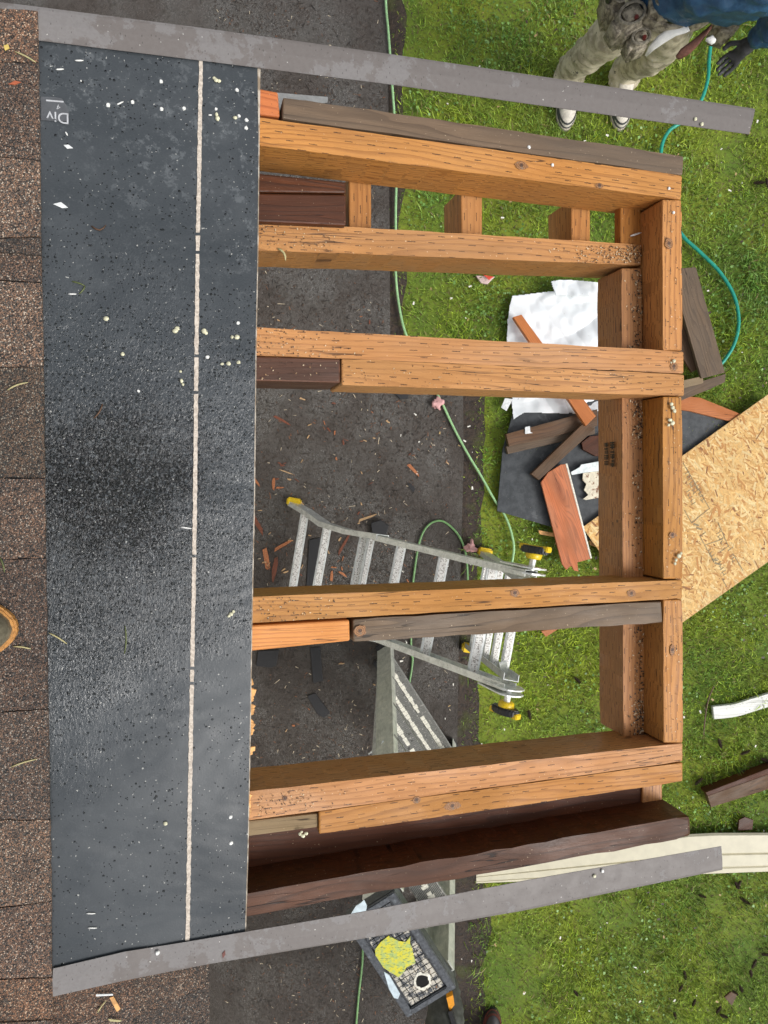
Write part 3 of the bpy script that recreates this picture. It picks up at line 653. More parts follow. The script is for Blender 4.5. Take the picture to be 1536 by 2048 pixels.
def lump(name, pts, n, mat, label, cat, group, r=.004):
    bm = bmesh.new()
    for x, y, q in pts:
        m = Matrix.Translation(RP(x, y, n+q*.0002)) @ Matrix.Diagonal((q*.00068*random.uniform(.8,1.2), q*.00068*random.uniform(.8,1.2), q*.0004, 1))
        bmesh.ops.create_icosphere(bm, subdivisions=2, radius=1, matrix=m)
    for v in bm.verts: v.co += V((noise.noise(v.co*400), noise.noise(v.co*430+V((5,5,5))), 0))*.0007
    return tag(finish(name, bm, mat, smooth=True), label, cat, group)
gl = 'yellowish sealant crumbs on the roof'
for pts in [[(428,156,3),(432,160,4),(438,162,4.5)],[(433,229,4),(435,237,4.5)],[(470,235,4)],[(212,637,5.2)],[(350,662,5.5),(354,657,5)],[(408,662,5),(412,666,3.5)],[(464,674,3.5),(474,674,5.5)],[(245,708,4.4)],[(444,728,3.5),(457,727,4),(477,725,3.8)],[(361,743,3),(363,762,4),(366,769,3)],[(331,1647,4)],[(462,1228,5),(467,1223,4),(458,1232,3)]]:
    lump('sealant_glob', pts, .0175, glob, 'pale yellow lump of old sealant on the black underlayment', 'sealant', gl)
for pts, lab in [([(600,1668,4),(606,1672,5),(612,1667,4),(603,1664,3)],'pale green lichen bit on the grey tan stub'),([(1345,815,6),(1349,822,5),(1343,808,4)],'pale sealant smear on the eave board, upper one of two'),([(1340,840,5),(1345,846,5),(1337,850,4)],'pale sealant smear on the eave board, below the other'),([(1352,1120,4),(1358,1112,5),(1362,1107,3),(1350,1127,4)],'white sealant strand at the eave board edge above the osb stamp'),([(1342,725,3),(1348,722,4)],'small pale sealant dot at the end of the middle rafter')]:
    lump('sealant_glob', pts, .003, glob, lab, 'sealant', gl)
def stick(name, a, b, r, mat, n=.018, label=None, cat=None, group=None, bend=0.0, f=RP, flatf=1.0):
    A = f(a[0], a[1], n); B = f(b[0], b[1], n); d = (B-A); sd_ = V((-d.y, d.x, 0)).normalized() if d.length else V((1,0,0))
    pts = [A.lerp(B, t)+sd_*bend*math.sin(t*math.pi) for t in (0,.25,.5,.75,1)]
    bm = bmesh.new(); add_tube(bm, pts, [r*.7, r, r, r*.9, r*.4], 6)
    return tag(finish(name, bm, mat, smooth=True), label, cat, group)
for a, b in [((150,121),(167,121)),((112,139),(128,138)),((234,209),(247,203)),((137,588),(153,588)),((173,1827),(191,1827)),((176,1856),(194,1856)),((417,230),(424,230)),((361,1054),(383,1057)),((131,264),(135,271))]:
    stick('staple', a, b, .0011, whitep, .0178, 'short white staple lying on the black underlayment', 'staple', 'white staples on the underlayment')
needle = flat('pine_needle', (.09,.11,.035), .5); straw = flat('dry_straw', (.45,.4,.2), .6); twigm = flat('brown_twig', (.1,.05,.025), .6)
for a, b, m, bd, nn, lab in [((144,563),(170,572),needle,.001,.018,'green needle folded on the felt, upper half'),((170,572),(158,588),needle,.001,.018,'green needle folded on the felt, lower half'),((250,1252),(249,1308),needle,.002,.018,'long dark needle lying on the felt near the chalk line'),((98,1266),(134,1288),straw,.001,.018,'pale straw crossing from shingles onto the felt'),((205,808),(187,837),twigm,.002,.018,'thin reddish twig on the felt above the wet patch with painted reflection'),((183,452),(212,450),twigm,-.006,.018,'small curled dark twig on the upper felt'),((30,103),(72,125),straw,.001,.027,'yellow straw on the shingles at the top left'),((15,780),(56,765),straw,.002,.027,'pale curved straw on the shingles below the dark tab'),((22,1534),(74,1518),straw,.001,.027,'tan straw on the shingles near the lower seam'),((27,1293),(62,1298),straw,.001,.027,'pale straw beside the boot toe'),((0,1115),(9,1145),needle,.001,.027,'bent green needle at the left frame edge'),((195,2025),(213,2001),straw,.001,-.008,'thin straw on the lower shingles near the orange chip')]:
    stick('needle' if m is needle else 'straw' if m is straw else 'twig', a, b, .0011, m, nn, lab, 'plant bit', bend=bd)
bits = flat('papery_white_bit', (.7,.72,.72), .5)
for pts, nn, m, lab in [([(106,408),(122,404),(136,415),(124,416)],.0185,bits,'torn white paper scrap on the upper felt'),([(127,290),(137,289),(146,296),(134,297)],.0185,bits,'small pale scrap below the printed tape'),([(7,91),(16,88),(19,96),(10,101)],.027,flat('yellow_leaf',(.6,.45,.12),.6),'tiny yellow leaf on the shingles at the top left'),([(17,168),(30,161),(42,164),(30,169)],.027,flat('red_leaf',(.4,.1,.04),.6),'small red brown leaf on the upper left shingles'),([(444,1908),(450,1901),(451,1909),(446,1917)],.0225,flat('dark_red_leaf',(.12,.03,.02),.5),'tiny dark red leaf on the lower metal edge'),([(219,1996),(227,1993),(241,2018),(234,2024)],-.006,spl,'orange wood chip on the shingles under the lower metal edge'),([(192,1989),(226,1988),(226,1991),(192,1993)],-.006,bits,'white sliver on the shingles beside the orange chip'),([(216,2038),(244,2041),(240,2044),(220,2043)],-.006,straw,'pale flake on the bottom shingles')]:
    bm = bmesh.new(); add_prism(bm, rpoly(pts, nn), -N*.0012); tag(finish('scrap', bm, m), lab, 'scrap')
# dirt and sawdust crumbs caught on the framing
def crumbs(n_=1500):
    P, C_ = [], []
    def put(px, py, n0, c, r):
        p = RP(px, py, n0); a = random.uniform(0, 6.28); e1 = S*math.cos(a)+YV*math.sin(a); e2 = N.cross(e1)
        r *= .8; ln = r*random.uniform(1, 2.2)
        q = [p-e1*ln-e2*r*.6, p+e1*ln-e2*r, p+e1*ln*.8+e2*r, p-e1*ln+e2*r]; P.extend([tuple(v+N*random.uniform(.0006,.002)) for v in q]); C_.extend([c]*4)
    cols = [(.03,.018,.01),(.03,.018,.01),(.06,.035,.018),(.45,.27,.12),(.62,.5,.32)]
    for i in range(n_):
        t = random.random(); c = random.choice(cols)
        if t < .42:
            y = random.choice([random.uniform(540,700), random.uniform(796,1150), random.uniform(796,880), random.uniform(1252,1470), random.uniform(1400,1470)])
            x = 1283-abs(random.gauss(0, 11))+(y-536)*.004
            if x < 1247: continue
            put(x, y, -.0565, c, random.uniform(.0006,.0016))
        elif t < .6:
            x = 1283-abs(random.gauss(0, 70)); put(x, random.uniform(492,526), -.0545, c, .0009)
        elif t < .8:
            x = 515+abs(random.gauss(0, 90)); k = random.choice([(655,710,.033),(444,500,.055),(1197,1243,-.04),(1590,1632,-.112)])
            put(x, random.uniform(k[0],k[1])+(x-512)*k[2], .0004 if k[0] != 444 else -.0545, c, .0008)
        elif t < .9: put(random.uniform(1331,1362), random.uniform(402,1480), .0002, c, .0008)
        else: x = random.uniform(515,1360); put(x, random.uniform(725,768)+(x-683)*.032, .001, c, .0007)
    me = new_mesh('sawdust_crumbs', P, np.arange(len(P)).reshape(-1, 4), tint_mat('litter', .5), C_)
    tag(link('sawdust_crumbs', me, None), 'sawdust and dirt crumbs lying on the orange framing', None, None, 'stuff')
crumbs()
for x, y, n_, lab in [(1391,238,.0225,'rusty nail hole spot on the upper metal edge, left of two'),(1404,248,.0225,'pale sealant spot beside the nail hole on the upper metal edge'),(1205,1742,.0225,'bright nail head on the lower metal edge, right of two'),(1189,1752,.0225,'pale nail head on the lower metal edge, left of two'),(315,1906,.0225,'white ringed nail hole on the lower metal edge near the felt')]:
    disc('roofing_nail', x, y, .0032, glob if 'pale' in lab or 'rusty' in lab else whitep, n=n_, label=lab, cat='nail')
# nails on the framing
for x, y in [(1058,294),(1105,330),(1338,377),(1347,425)]:
    disc('roofing_nail', x, y, .0028, whitep, n=.0012, label='white nail head on top of the upper right framing', cat='nail', group='white nail heads on the framing')
stick('nail', (1261,472),(1283,465), .0017, whitep, -.058, 'long white nail sticking out in the top right corner block', 'nail')
stick('straw', (556,497),(571,521), .0018, straw, -.052, 'curled pale shaving on the lower set rafter', 'plant bit', bend=.004)

# boot of the one standing on the roof
bt = empty('boot', RP(-110,1252,.027), 'olive rubber boot with tan welt standing on the shingles at the left edge', 'boot')
olive = flat('scuffed_olive_rubber', (.13,.115,.08), .35, nz=.35, scale=90, spots=((.3,.27,.2), 300, .72)); tanw = flat('tan_welt', (.42,.2,.05), .5, nz=.3, scale=200)
def foot_outline(L_, W_, n_=28):
    out = []
    for i in range(n_):
        a = 2*math.pi*i/n_; x = math.cos(a); y = math.sin(a)
        out.append((x*L_/2, y*W_/2*(1+.12*x-.12*(1 if abs(x) < .4 else 0))))
    return out
toe = RP(40,1253,.027); heel = toe-S*.30; mid_ = (toe+heel)/2; ax = S; ay = YV
bm = bmesh.new(); add_prism(bm, [mid_+ax*x+ay*y+N*.016 for x, y in foot_outline(.30,.106)], -N*.016); bmesh.ops.bevel(bm, geom=list(bm.edges), offset=.003, segments=2, affect='EDGES')
finish('sole', bm, tanw, bt)
bm = bmesh.new(); rings = []
for k, (h_, L_, W_, sx) in enumerate([(.016,.288,.094,0),(.035,.284,.094,0),(.052,.268,.088,-.004),(.066,.23,.078,-.015),(.08,.18,.074,-.035),(.1,.135,.078,-.06),(.14,.115,.085,-.08),(.22,.115,.1,-.085),(.3,.12,.11,-.085)]):
    rings.append([bm.verts.new(mid_+ax*(x+sx)+ay*y+N*h_) for x, y in foot_outline(L_, W_)])
for A, B in zip(rings, rings[1:]):
    for i in range(len(A)): bm.faces.new((A[i], A[(i+1)%len(A)], B[(i+1)%len(A)], B[i]))
bm.faces.new(rings[-1]); finish('upper', bm, olive, bt, smooth=True)

# ================================================================== FOLDING LADDER (silver, yellow knobs)
s = M('brushed_aluminium'); o = s.obj(); n1 = s.noise(o, 35, 5, .7); n2 = s.noise(s.sc(o, 300, 20, 60), 1, 3)
c = s.mix(s.ramp(n1, .4, .65), (.85,.87,.85), (.66,.68,.66)); c = s.mix(s.ramp(s.noise(o, 130, 4, .7), .6, .66, 0, .6), c, (.2,.18,.15))
alu = s.fin(c, s.ramp(n2, .3, .7, .28, .5), s.bump(n2, .2, .0006), Metallic=.55)
s = M('worn_speckled_rung'); o = s.obj(); n1 = s.noise(o, 160, 4, .8)
c = s.mix(s.ramp(n1, .5, .6), (.80,.79,.76), (.16,.13,.10)); rungm = s.fin(c, .55, s.bump(n1, .4, .001), Metallic=.1)
yel = flat('yellow_plastic', (.72,.5,.015), .35, nz=.12, scale=150); blk = flat('black_plastic', (.02,.02,.021), .4)
lad = empty('folding_ladder', G(800,1180,0), 'silver folding ladder with yellow and black hinge knobs standing on the path', 'ladder')
hz = 1.45
hA, hB = G(1062,1141,hz), G(1018,1380,hz)
fA, fB = G(588,1004,.05), G(548,1262,.05)
def onrail(h, f, px):        # height on the sloping rail where it meets picture column px
    best = min(range(401), key=lambda i: abs((NX+F*(h.lerp(f, i/400).x)/(H-h.lerp(f, i/400).z))-px))
    return best/400
def pz(h, f, px, py): return G(px, py, h.lerp(f, onrail(h, f, px)).z)
rA = [hA, pz(hA,fA,955,1118), pz(hA,fA,760,1072)]; rA2 = [pz(hA,fA,765,1070), pz(hA,fA,700,1060), pz(hA,fA,650,1045), pz(hA,fA,612,1018), fA]
rB = [hB, pz(hB,fB,880,1328), pz(hB,fB,755,1281)]; rB2 = [pz(hB,fB,760,1283), pz(hB,fB,690,1270), pz(hB,fB,620,1268), fB]
perp = (hA-hB).normalized()
def rail(pts, name='rail', w_=.062, sd=1, par=lad):
    bm = bmesh.new(); add_channel(bm, pts, w_, .022, .003, perp*sd); return finish(name, bm, alu, par)
rail(rA, sd=-1); rail(rB, sd=1); rail(rA2, w_=.07, sd=-1); rail(rB2, w_=.07, sd=1)
def rung(a, b, par=lad, w_=.034):
    d, s_, u_ = frame(b-a, V((0,0,1)))
    bm = bmesh.new(); add_bar(bm, a, b, w_, .022); bmesh.ops.bevel(bm, geom=list(bm.edges), offset=.004, segments=2, affect='EDGES')
    rg = finish('rung', bm, alu, par)
    bm = bmesh.new(); add_bar(bm, a.lerp(b,.04)+V((0,0,.0125)), b.lerp(a,.04)+V((0,0,.0125)), w_*.58, .003); finish('tread_surface', bm, rungm, rg)
def rA_at(px):
    t = onrail(hA, fA, px); return t
def prail(P, t):             # point at fraction of total length
    seg = [(P[i+1]-P[i]).length for i in range(len(P)-1)]; L_ = sum(seg)*t
    for i, l in enumerate(seg):
        if L_ <= l: return P[i].lerp(P[i+1], L_/l)
        L_ -= l
    return P[-1]
RAll, RBll = rA+rA2[1:], rB+rB2[1:]
for t in (.11,.27,.435,.60,.79,.925): rung(prail(RAll,t), prail(RBll,t), w_=.044)
rung(prail(RAll,.565), prail(RBll,.565), w_=.03)
gA, gB = G(970,1104,.05), G(938,1296,.05)
qA = [hA-perp*.035, (hA-perp*.035).lerp(gA,.5), gA]; qB = [hB+perp*.035, (hB+perp*.035).lerp(gB,.5), gB]
rail(qA, sd=-1, w_=.055); rail(qB, sd=1, w_=.055)
for t in (.13,.33,.53,.73,.9): rung(prail(qA,t), prail(qB,t))
for p, q in ((fA, 1), (fB, 1), (gA, 0), (gB, 0)):
    bm = bmesh.new(); add_bar(bm, p+V((0,0,-.05)), p+V((0,0,.03)), .075, .045, perp); bmesh.ops.bevel(bm, geom=list(bm.edges), offset=.008, segments=2, affect='EDGES')
    ft = finish('foot', bm, yel, lad)
    bm = bmesh.new(); add_bar(bm, p+V((0,0,-.049)), p+V((0,0,-.028)), .085, .052, perp); finish('rubber_pad', bm, blk, ft)
dirA = (rA[1]-rA[0]).normalized()
for h_, k in ((hA, 1), (hB, -1)):
    o_ = perp*k
    # hinge plates: two curved plates either side
    for off in (-.012, .008):
        bm = bmesh.new(); c0 = h_+o_*off; rr = .055; tip = c0+dirA*.13
        n_ = o_; a0 = dirA; b0 = n_.cross(a0).normalized()
        pts = [tip+b0*.03, tip-b0*.03]+[c0-a0*math.cos(t)*rr*.95-b0*math.sin(t)*rr for t in [R(x) for x in (80,50,20,-10,-40,-80)]]
        add_prism(bm, pts, n_*.005); bmesh.ops.recalc_face_normals(bm, faces=bm.faces); finish('hinge_plate', bm, alu, lad)
    bm = bmesh.new(); add_tube(bm, [h_, h_+o_*.05], .012, 14); finish('hinge_pin', bm, alu, lad)
    bm = bmesh.new(); add_tube(bm, [h_+o_*.042, h_+o_*.046, h_+o_*.06, h_+o_*.066], [.024,.028,.03,.026], 16); finish('knob_collar', bm, yel, lad, smooth=True)
    bm = bmesh.new(); a0 = (dirA*1.0+V((0,0,.2))).normalized()
    b0 = o_.cross(a0).normalized()
    pts = []
    for i in range(24):
        t = 2*math.pi*i/24; rx, ry = .058, .036; pts.append(h_+o_*.088+a0*math.cos(t)*rx+b0*math.sin(t)*ry*(1-.15*abs(math.cos(t))))
    add_prism(bm, pts, -o_*.026); bmesh.ops.recalc_face_normals(bm, faces=bm.faces); bmesh.ops.bevel(bm, geom=list(bm.edges), offset=.005, segments=2, affect='EDGES')
    kn = finish('knob', bm, blk, lad)
    bm = bmesh.new()
    for e_ in (-1, 1):
        add_bar(bm, h_+o_*.082+a0*e_*.036, h_+o_*.082+a0*e_*.061, .03, .02, o_)
    add_bar(bm, h_+o_*.0885-a0*.045, h_+o_*.0885+a0*.045, .014, .004, o_)
    bmesh.ops.bevel(bm, geom=list(bm.edges), offset=.003, segments=2, affect='EDGES'); finish('knob_grip', bm, yel, kn)
# diagonal spreader braces
for a, b in ((prail(qB,.08)+V((0,0,-.02)), prail(RBll,.03)+perp*.09),):
    bm = bmesh.new(); add_bar(bm, a, b, .028, .004); finish('brace', bm, alu, lad)

# ================================================================== STEP LADDER (black cap)
s = M('olive_fibreglass_rail'); o = s.obj(); n1 = s.noise(o, 28, 5, .7); n2 = s.noise(s.sc(o, 200, 200, 8), 1, 2)
c = s.mix(s.ramp(n1, .4, .7), (.50,.52,.46), (.68,.68,.60)); c = s.mix(s.ramp(s.noise(s.sc(o, 60, 60, 12), 1, 4), .5, .7, 0, .5), c, (.30,.31,.27)); c = s.mix(s.ramp(s.noise(o, 20, 6, .8), .6, .64, 0, .6), c, (.5,.48,.36)); c = s.mix(s.ramp(n2, .55, .7, 0, .3), c, (.25,.26,.22))
fibre = s.fin(c, .42, s.bump(n2, .3, .001))
s = M('grooved_worn_tread'); uv = s.uv(); U, Vv, _ = s.sep(uv); gr = s.math('FRACT', s.math('MULTIPLY', Vv, 190))
o = s.obj(); n1 = s.noise(o, 90, 5, .75)
c = s.mix(s.ramp(gr, .35, .55), (.34,.34,.32), (.1,.1,.09)); c = s.mix(s.ramp(n1, .58, .63, 0, .8), c, (.62,.6,.54)); c = s.mix(s.ramp(s.noise(o, 60, 4), .62, .68, 0, .7), c, (.04,.035,.03))
treadm = s.fin(c, .45, s.bump(gr, .5, .002), Metallic=.35)
paintw = flat('worn_white_paint', (.74,.72,.62), .6, nz=.2, scale=150, spots=((.08,.07,.06), 200, .64))
sl = empty('step_ladder', G(830,1420,0), 'tall step ladder with dented black plastic top cap splashed with yellow and white paint', 'step ladder')
zc = 2.0
C1, C2, C3 = G(822,2054,zc), G(913,1976,zc), G(788,1784,zc)       # near-left, near-right, far-right corners
short = (C2-C1); longv = (C3-C2); longn = longv.normalized(); shn = (short-longn*short.dot(longn)).normalized(); CW = .168; CL = longv.length
O_ = C2-shn*CW                                                       # near-left corner squared up
def cp(u, v, z=0.0): return O_+longn*u*CL+shn*v*CW+V((0,0,z))
s = M('paint_spattered_black_plastic'); o = s.obj(); n1 = s.noise(o, 60, 5, .75)
c = s.mix(s.ramp(n1, .4, .6), (.045,.05,.057), (.085,.09,.098)); c = s.mix(s.ramp(s.math('ADD', s.noise(o, 42, 6, .8, .5), s.ramp(s.sep(o)[1], -1.42, -1.27, .11, 0)), .58, .61, 0, .9), c, (.60,.56,.47)); c = s.mix(s.ramp(s.noise(o, 150, 3), .7, .74), c, (.6,.6,.6))
c = s.mix(s.ramp(s.noise(o, 25, 4, .7), .66, .7, 0, .7), c, (.35,.16,.04))
capm = s.fin(c, .5, s.bump(n1, .4, .001))
bm = bmesh.new()
rim_ = .10
add_prism(bm, [cp(0,0,-.012), cp(1,0,-.012), cp(1,1,-.012), cp(0,1,-.012)], V((0,0,-.05)))
for (u0,v0,u1,v1) in [(0,0,1,.13),(0,.87,1,1),(0,.13,.055,.87),(.945,.13,1,.87)]:
    add_prism(bm, [cp(u0,v0,.001), cp(u1,v0,.001), cp(u1,v1,.001), cp(u0,v1,.001)], V((0,0,-.0135)))
bmesh.ops.bevel(bm, geom=list(bm.edges), offset=.0028, segments=2, affect='EDGES'); cap = finish('top_cap', bm, flat('scuffed_dark_plastic', (.075,.082,.092), .42, nz=.4, scale=120, spots=((.16,.175,.19), 60, .6)), sl)
bm = bmesh.new(); nu, nv = 18, 7
hole = (.20, .56)
for i in range(nu):
    for j in range(nv):
        u0 = .065+i*.87/nu; v0 = .16+j*.68/nv
        du, dv = .87/nu, .68/nv
        if math.hypot((u0+du/2-hole[0])*CL, (v0+dv/2-hole[1])*CW) < .02: continue
        e = .0012
        add_prism(bm, [cp(u0+e/CL, v0+e/CW, -.005+random.uniform(-.0006,.0006)), cp(u0+du-e/CL, v0+e/CW, -.005), cp(u0+du-e/CL, v0+dv-e/CW, -.005), cp(u0+e/CL, v0+dv-e/CW, -.005)], V((0,0,-.006)))
finish('grid_surface', bm, capm, cap)
bm = bmesh.new(); hc = cp(*hole, -.004); pts = [hc+longn*math.cos(t)*.0195*random.uniform(.85,1.1)+shn*math.sin(t)*.0195*random.uniform(.85,1.1) for t in [i*2*math.pi/18 for i in range(18)]]
add_prism(bm, pts, V((0,0,-.0045))); finish('torn_hole', bm, flat('deep_black', (.004,.004,.004), .9), cap)
bm = bmesh.new(); R1 = [hc+V((0,0,.0012))+(p-hc)*1.0 for p in pts]; R2 = [hc+(p-hc)*random.uniform(1.2,1.5)+V((0,0,.0002)) for p in pts]
A = [bm.verts.new(p) for p in R1]; B = [bm.verts.new(p) for p in R2]
for i in range(18): bm.faces.new((A[i], A[(i+1)%18], B[(i+1)%18], B[i]))
finish('paint_ring', bm, paintw, cap)
# yellow sticker
s = M('crumpled_yellow_sticker'); o = s.obj(); n1 = s.noise(o, 45, 5, .7)
c = s.mix(s.ramp(n1, .42, .6), (.66,.60,.04), (.42,.52,.16)); c = s.mix(s.ramp(s.noise(s.sc(o, 80, 190), 1, 4, .7), .56, .6, 0, .8), c, (.07,.18,.10))
stick_m = s.fin(c, .45, s.bump(n1, .5, .002))
spx = [(777,1872),(797,1882),(800,1889),(812,1884),(821,1873),(820,1886),(824,1898),(831,1926),(813,1935),(808,1944),(797,1955),(790,1931),(752,1926),(750,1899),(762,1884)]
bm = bmesh.new(); add_prism(bm, [G(x,y,zc-.0028+random.uniform(-.0008,.0015)) for x, y in spx], V((0,0,-.003))); bmesh.ops.triangulate(bm, faces=[f for f in bm.faces if len(f.verts) > 4]); finish('yellow_sticker', bm, stick_m, cap)
bm = bmesh.new()
for pts in ([(768,1944),(778,1950),(800,1988),(796,1998),(788,1996),(778,1978)],):
    add_prism(bm, [G(x,y,zc+.003) for x, y in pts], V((0,0,-.003)))
finish('pale_paint_splash', bm, flat('pale_blue_paint', (.55,.65,.7), .5), cap)
bm = bmesh.new(); add_prism(bm, [G(x,y,zc+.003) for x, y in [(702,1828),(712,1812),(722,1806),(728,1800),(734,1812),(732,1822)]], V((0,0,-.003)))
finish('pale_paint_splash', bm, flat('pale_blue_paint', (.55,.65,.7), .5), cap)
# rails: front pair carries the treads (to the right), rear pair behind
TA, TB = cp(.97,.8,-.06), cp(.05,.8,-.06)                          # far / near upper ends of the front rails
BA, BB = G(768,1290,0), G(898,1490,0)
RA_, RB_ = cp(.93,.4,-.05), cp(.07,.4,-.05)
BRA, BRB = BA+(BB-BA)*.09+(G(752,1302)-G(768,1290)), BB+(BA-BB)*.09+(G(752,1302)-G(768,1290))
axis = (BA-BB).normalized()
for p, q, sd_ in ((TA, BA, 1), (TB, BB, -1)):
    bm = bmesh.new(); add_channel(bm, [p, q+V((0,0,.03))], .085, .03, .004, axis*sd_, -1); finish('rail', bm, fibre, sl)
for p, q, sd_ in ((RA_, BRA, 1), (RB_, BRB, -1)):
    bm = bmesh.new(); add_channel(bm, [p, q+V((0,0,.03))], .05, .025, .004, axis*sd_, -1); finish('rail', bm, alu, sl)
for p in (BA, BB, BRA, BRB):
    bm = bmesh.new(); add_bar(bm, p, p+V((0,0,.05)), .09, .05, axis); bmesh.ops.bevel(bm, geom=list(bm.edges), offset=.006, segments=2, affect='EDGES'); finish('foot', bm, blk, sl)
outw = V((-axis.y, axis.x, 0)).normalized()
if outw.x < 0: outw = -outw
for i, t in enumerate((.16,.31,.46,.61,.76,.90)):
    a = TA.lerp(BA, t); b = TB.lerp(BB, t); d = (b-a).normalized(); a = a+d*.004; b = b-d*.004
    top = [a-outw*.045, a+outw*.045, b+outw*.045, b-outw*.045]
    bm = bmesh.new(); add_prism(bm, [p+V((0,0,.012)) for p in top], V((0,0,-.028)))
    bmesh.ops.bevel(bm, geom=list(bm.edges), offset=.002, segments=1, affect='EDGES')
    tr = finish('tread', bm, treadm, sl, L=d)
    bm = bmesh.new(); n_ = 26
    for k in range(n_):
        p0_ = a.lerp(b, k/n_); p1_ = a.lerp(b, (k+.93)/n_); w0 = random.uniform(.006,.013)
        if random.random() < .1: continue
        add_prism(bm, [p0_-outw*w0+V((0,0,.0132)), p0_+outw*w0*1.1+V((0,0,.0132)), p1_+outw*w0+V((0,0,.0132)), p1_-outw*w0*.9+V((0,0,.0132))], V((0,0,-.0012)))
    finish('worn_paint', bm, paintw, tr)
for t in (.35,.7,.95):
    bm = bmesh.new(); add_bar(bm, RA_.lerp(BRA,t), RB_.lerp(BRB,t), .03, .02); finish('rear_brace', bm, alu, sl)
for a_, b_ in ((TB.lerp(BB,.45), RB_.lerp(BRB,.42)), (TA.lerp(BA,.45), RA_.lerp(BRA,.42))):
    bm = bmesh.new(); add_bar(bm, a_, b_, .022, .004); finish('spreader', bm, alu, sl)

# ================================================================== HOSES
grn = flat('pale_green_cord', (.30,.52,.25), .4); teal = flat('teal_hose_rubber', (.015,.30,.22), .35)
def hose(name, pts, z, r, mat, label):
    P = smooth_path([G(x, y, zz) for (x, y, zz) in [(p[0], p[1], p[2] if len(p) > 2 else z) for p in pts]], 10)
    P = [p+V((noise.noise(p*3)*.004, noise.noise(p*3+V((9,0,0)))*.004, 0)) for p in P]
    bm = bmesh.new(); add_tube(bm, P, r, 10); return tag(finish(name, bm, mat, smooth=True), label, 'hose')
hose('garden_hose', [(770,-120),(771,0),(776,60),(782,130),(788,220),(793,330),(792,430),(791,520),(795,590),(806,650),(822,690),(850,745),(880,798),(905,850),(935,905),(962,950),(990,1000),(1010,1030),(1024,1070),(1027,1110),(1010,1180),(970,1240)], .04, .0066, grn, 'pale green hose running along the edge of the path to the ladder')
hose('garden_hose', [(935,1160),(932,1110),(920,1075),(900,1052),(880,1042),(858,1050),(842,1075),(832,1120),(824,1200),(822,1300),(824,1330),(805,1450),(780,1600),(745,1750),(728,1850),(724,1930),(718,1990),(712,2060),(700,2200)], .035, .0058, flat('dark_green_cord', (.16,.32,.12), .4), 'darker green hose looping behind the ladder and down to the bottom edge')
hose('garden_hose', [(1440,-60),(1425,60),(1418,120),(1415,160),(1400,205),(1370,240),(1338,262),(1322,300),(1325,360),(1345,430),(1366,472),(1400,505),(1440,545),(1468,590),(1478,640),(1470,685),(1450,720),(1425,745)], .05, .0095, teal, 'teal hose curving over the lawn by the person and the dark frame')

# ================================================================== DEBRIS PILE ON THE LAWN
def gpoly(pts, z): return [G(x, y, z) for x, y in pts]
def gboard(name, pts, z, h, mat, label, cat='board', L=None, bev=.002, parent=None, tilt=None):
    T = [G(p[0], p[1], p[2] if len(p) > 2 else z) for p in pts]
    return board(name, T, h, mat, parent, bev, L or (T[1]-T[0]), V((0,0,1)), label, cat)
s = M('old_felt_sheet'); o = s.obj(); n1 = s.noise(o, 25, 5, .7)
c = s.mix(s.ramp(n1, .35, .65), (.028,.033,.038), (.055,.062,.068)); c = s.mix(s.ramp(s.noise(o, 140, 3), .72, .75), c, (.4,.38,.34)); c = s.mix(s.ramp(s.noise(o, 8, 5, .7), .62, .66, 0, .25), c, (.2,.21,.22))
oldfelt = s.fin(c, .42, s.bump(n1, .4, .003))
ps = gboard('felt_covered_panel', [(1045,770),(1300,790),(1480,850),(1440,900),(1340,960),(1195,1085),(1110,1056),(994,1022),(1005,900),(1025,830)], .055, .014, oldfelt, 'torn sheathing panel still covered in black felt lying on the lawn', 'panel', L=V((1,0,0)))
gboard('chalk_mark', [(1365,824),(1432,842),(1432,846),(1365,828)], .0565, .001, chalk, None, parent=ps, bev=0)
gboard('red_board', [(1300,785),(1400,795),(1482,828),(1470,845),(1380,822),(1300,812)], .075, .03, W_RED(), 'reddish wet board edge between dark frame and felt panel')
# osb
s = M('osb_strand'); att = s.n('Attribute', attribute_name='tint').outputs['Color']; o = s.obj()
osbm = s.fin(s.mix(s.ramp(s.noise(o, 120, 3, .6), .3, .7, 0, .25), att, (.35,.2,.08)), .65)
osb_base = flat('osb_core', (.62,.40,.17), .7, nz=.3, scale=120)
OA, OB = G(1165,1055,.085), G(1525,797,.085); oL = (OB-OA).normalized(); oW = V((oL.y, -oL.x, 0)); OW = .735; OLn = 1.35
OB2 = OA+oL*1.22
bm = bmesh.new(); add_prism(bm, [OA, OB2, OB2+oW*OW, OA+oW*OW], V((0,0,-.011))); osb = finish('osb_sheet', bm, osb_base)
tag(osb, 'pale osb sheet with printed stamp lying over the debris on the lawn', 'osb sheet')
bpy.context.view_layer.update()
osb_bits_v, osb_bits_f, osb_c = [], [], []
pal = [(.76,.49,.18),(.70,.42,.14),(.80,.56,.24),(.62,.34,.10),(.74,.47,.17),(.50,.23,.06),(.82,.62,.30)]
k = 0
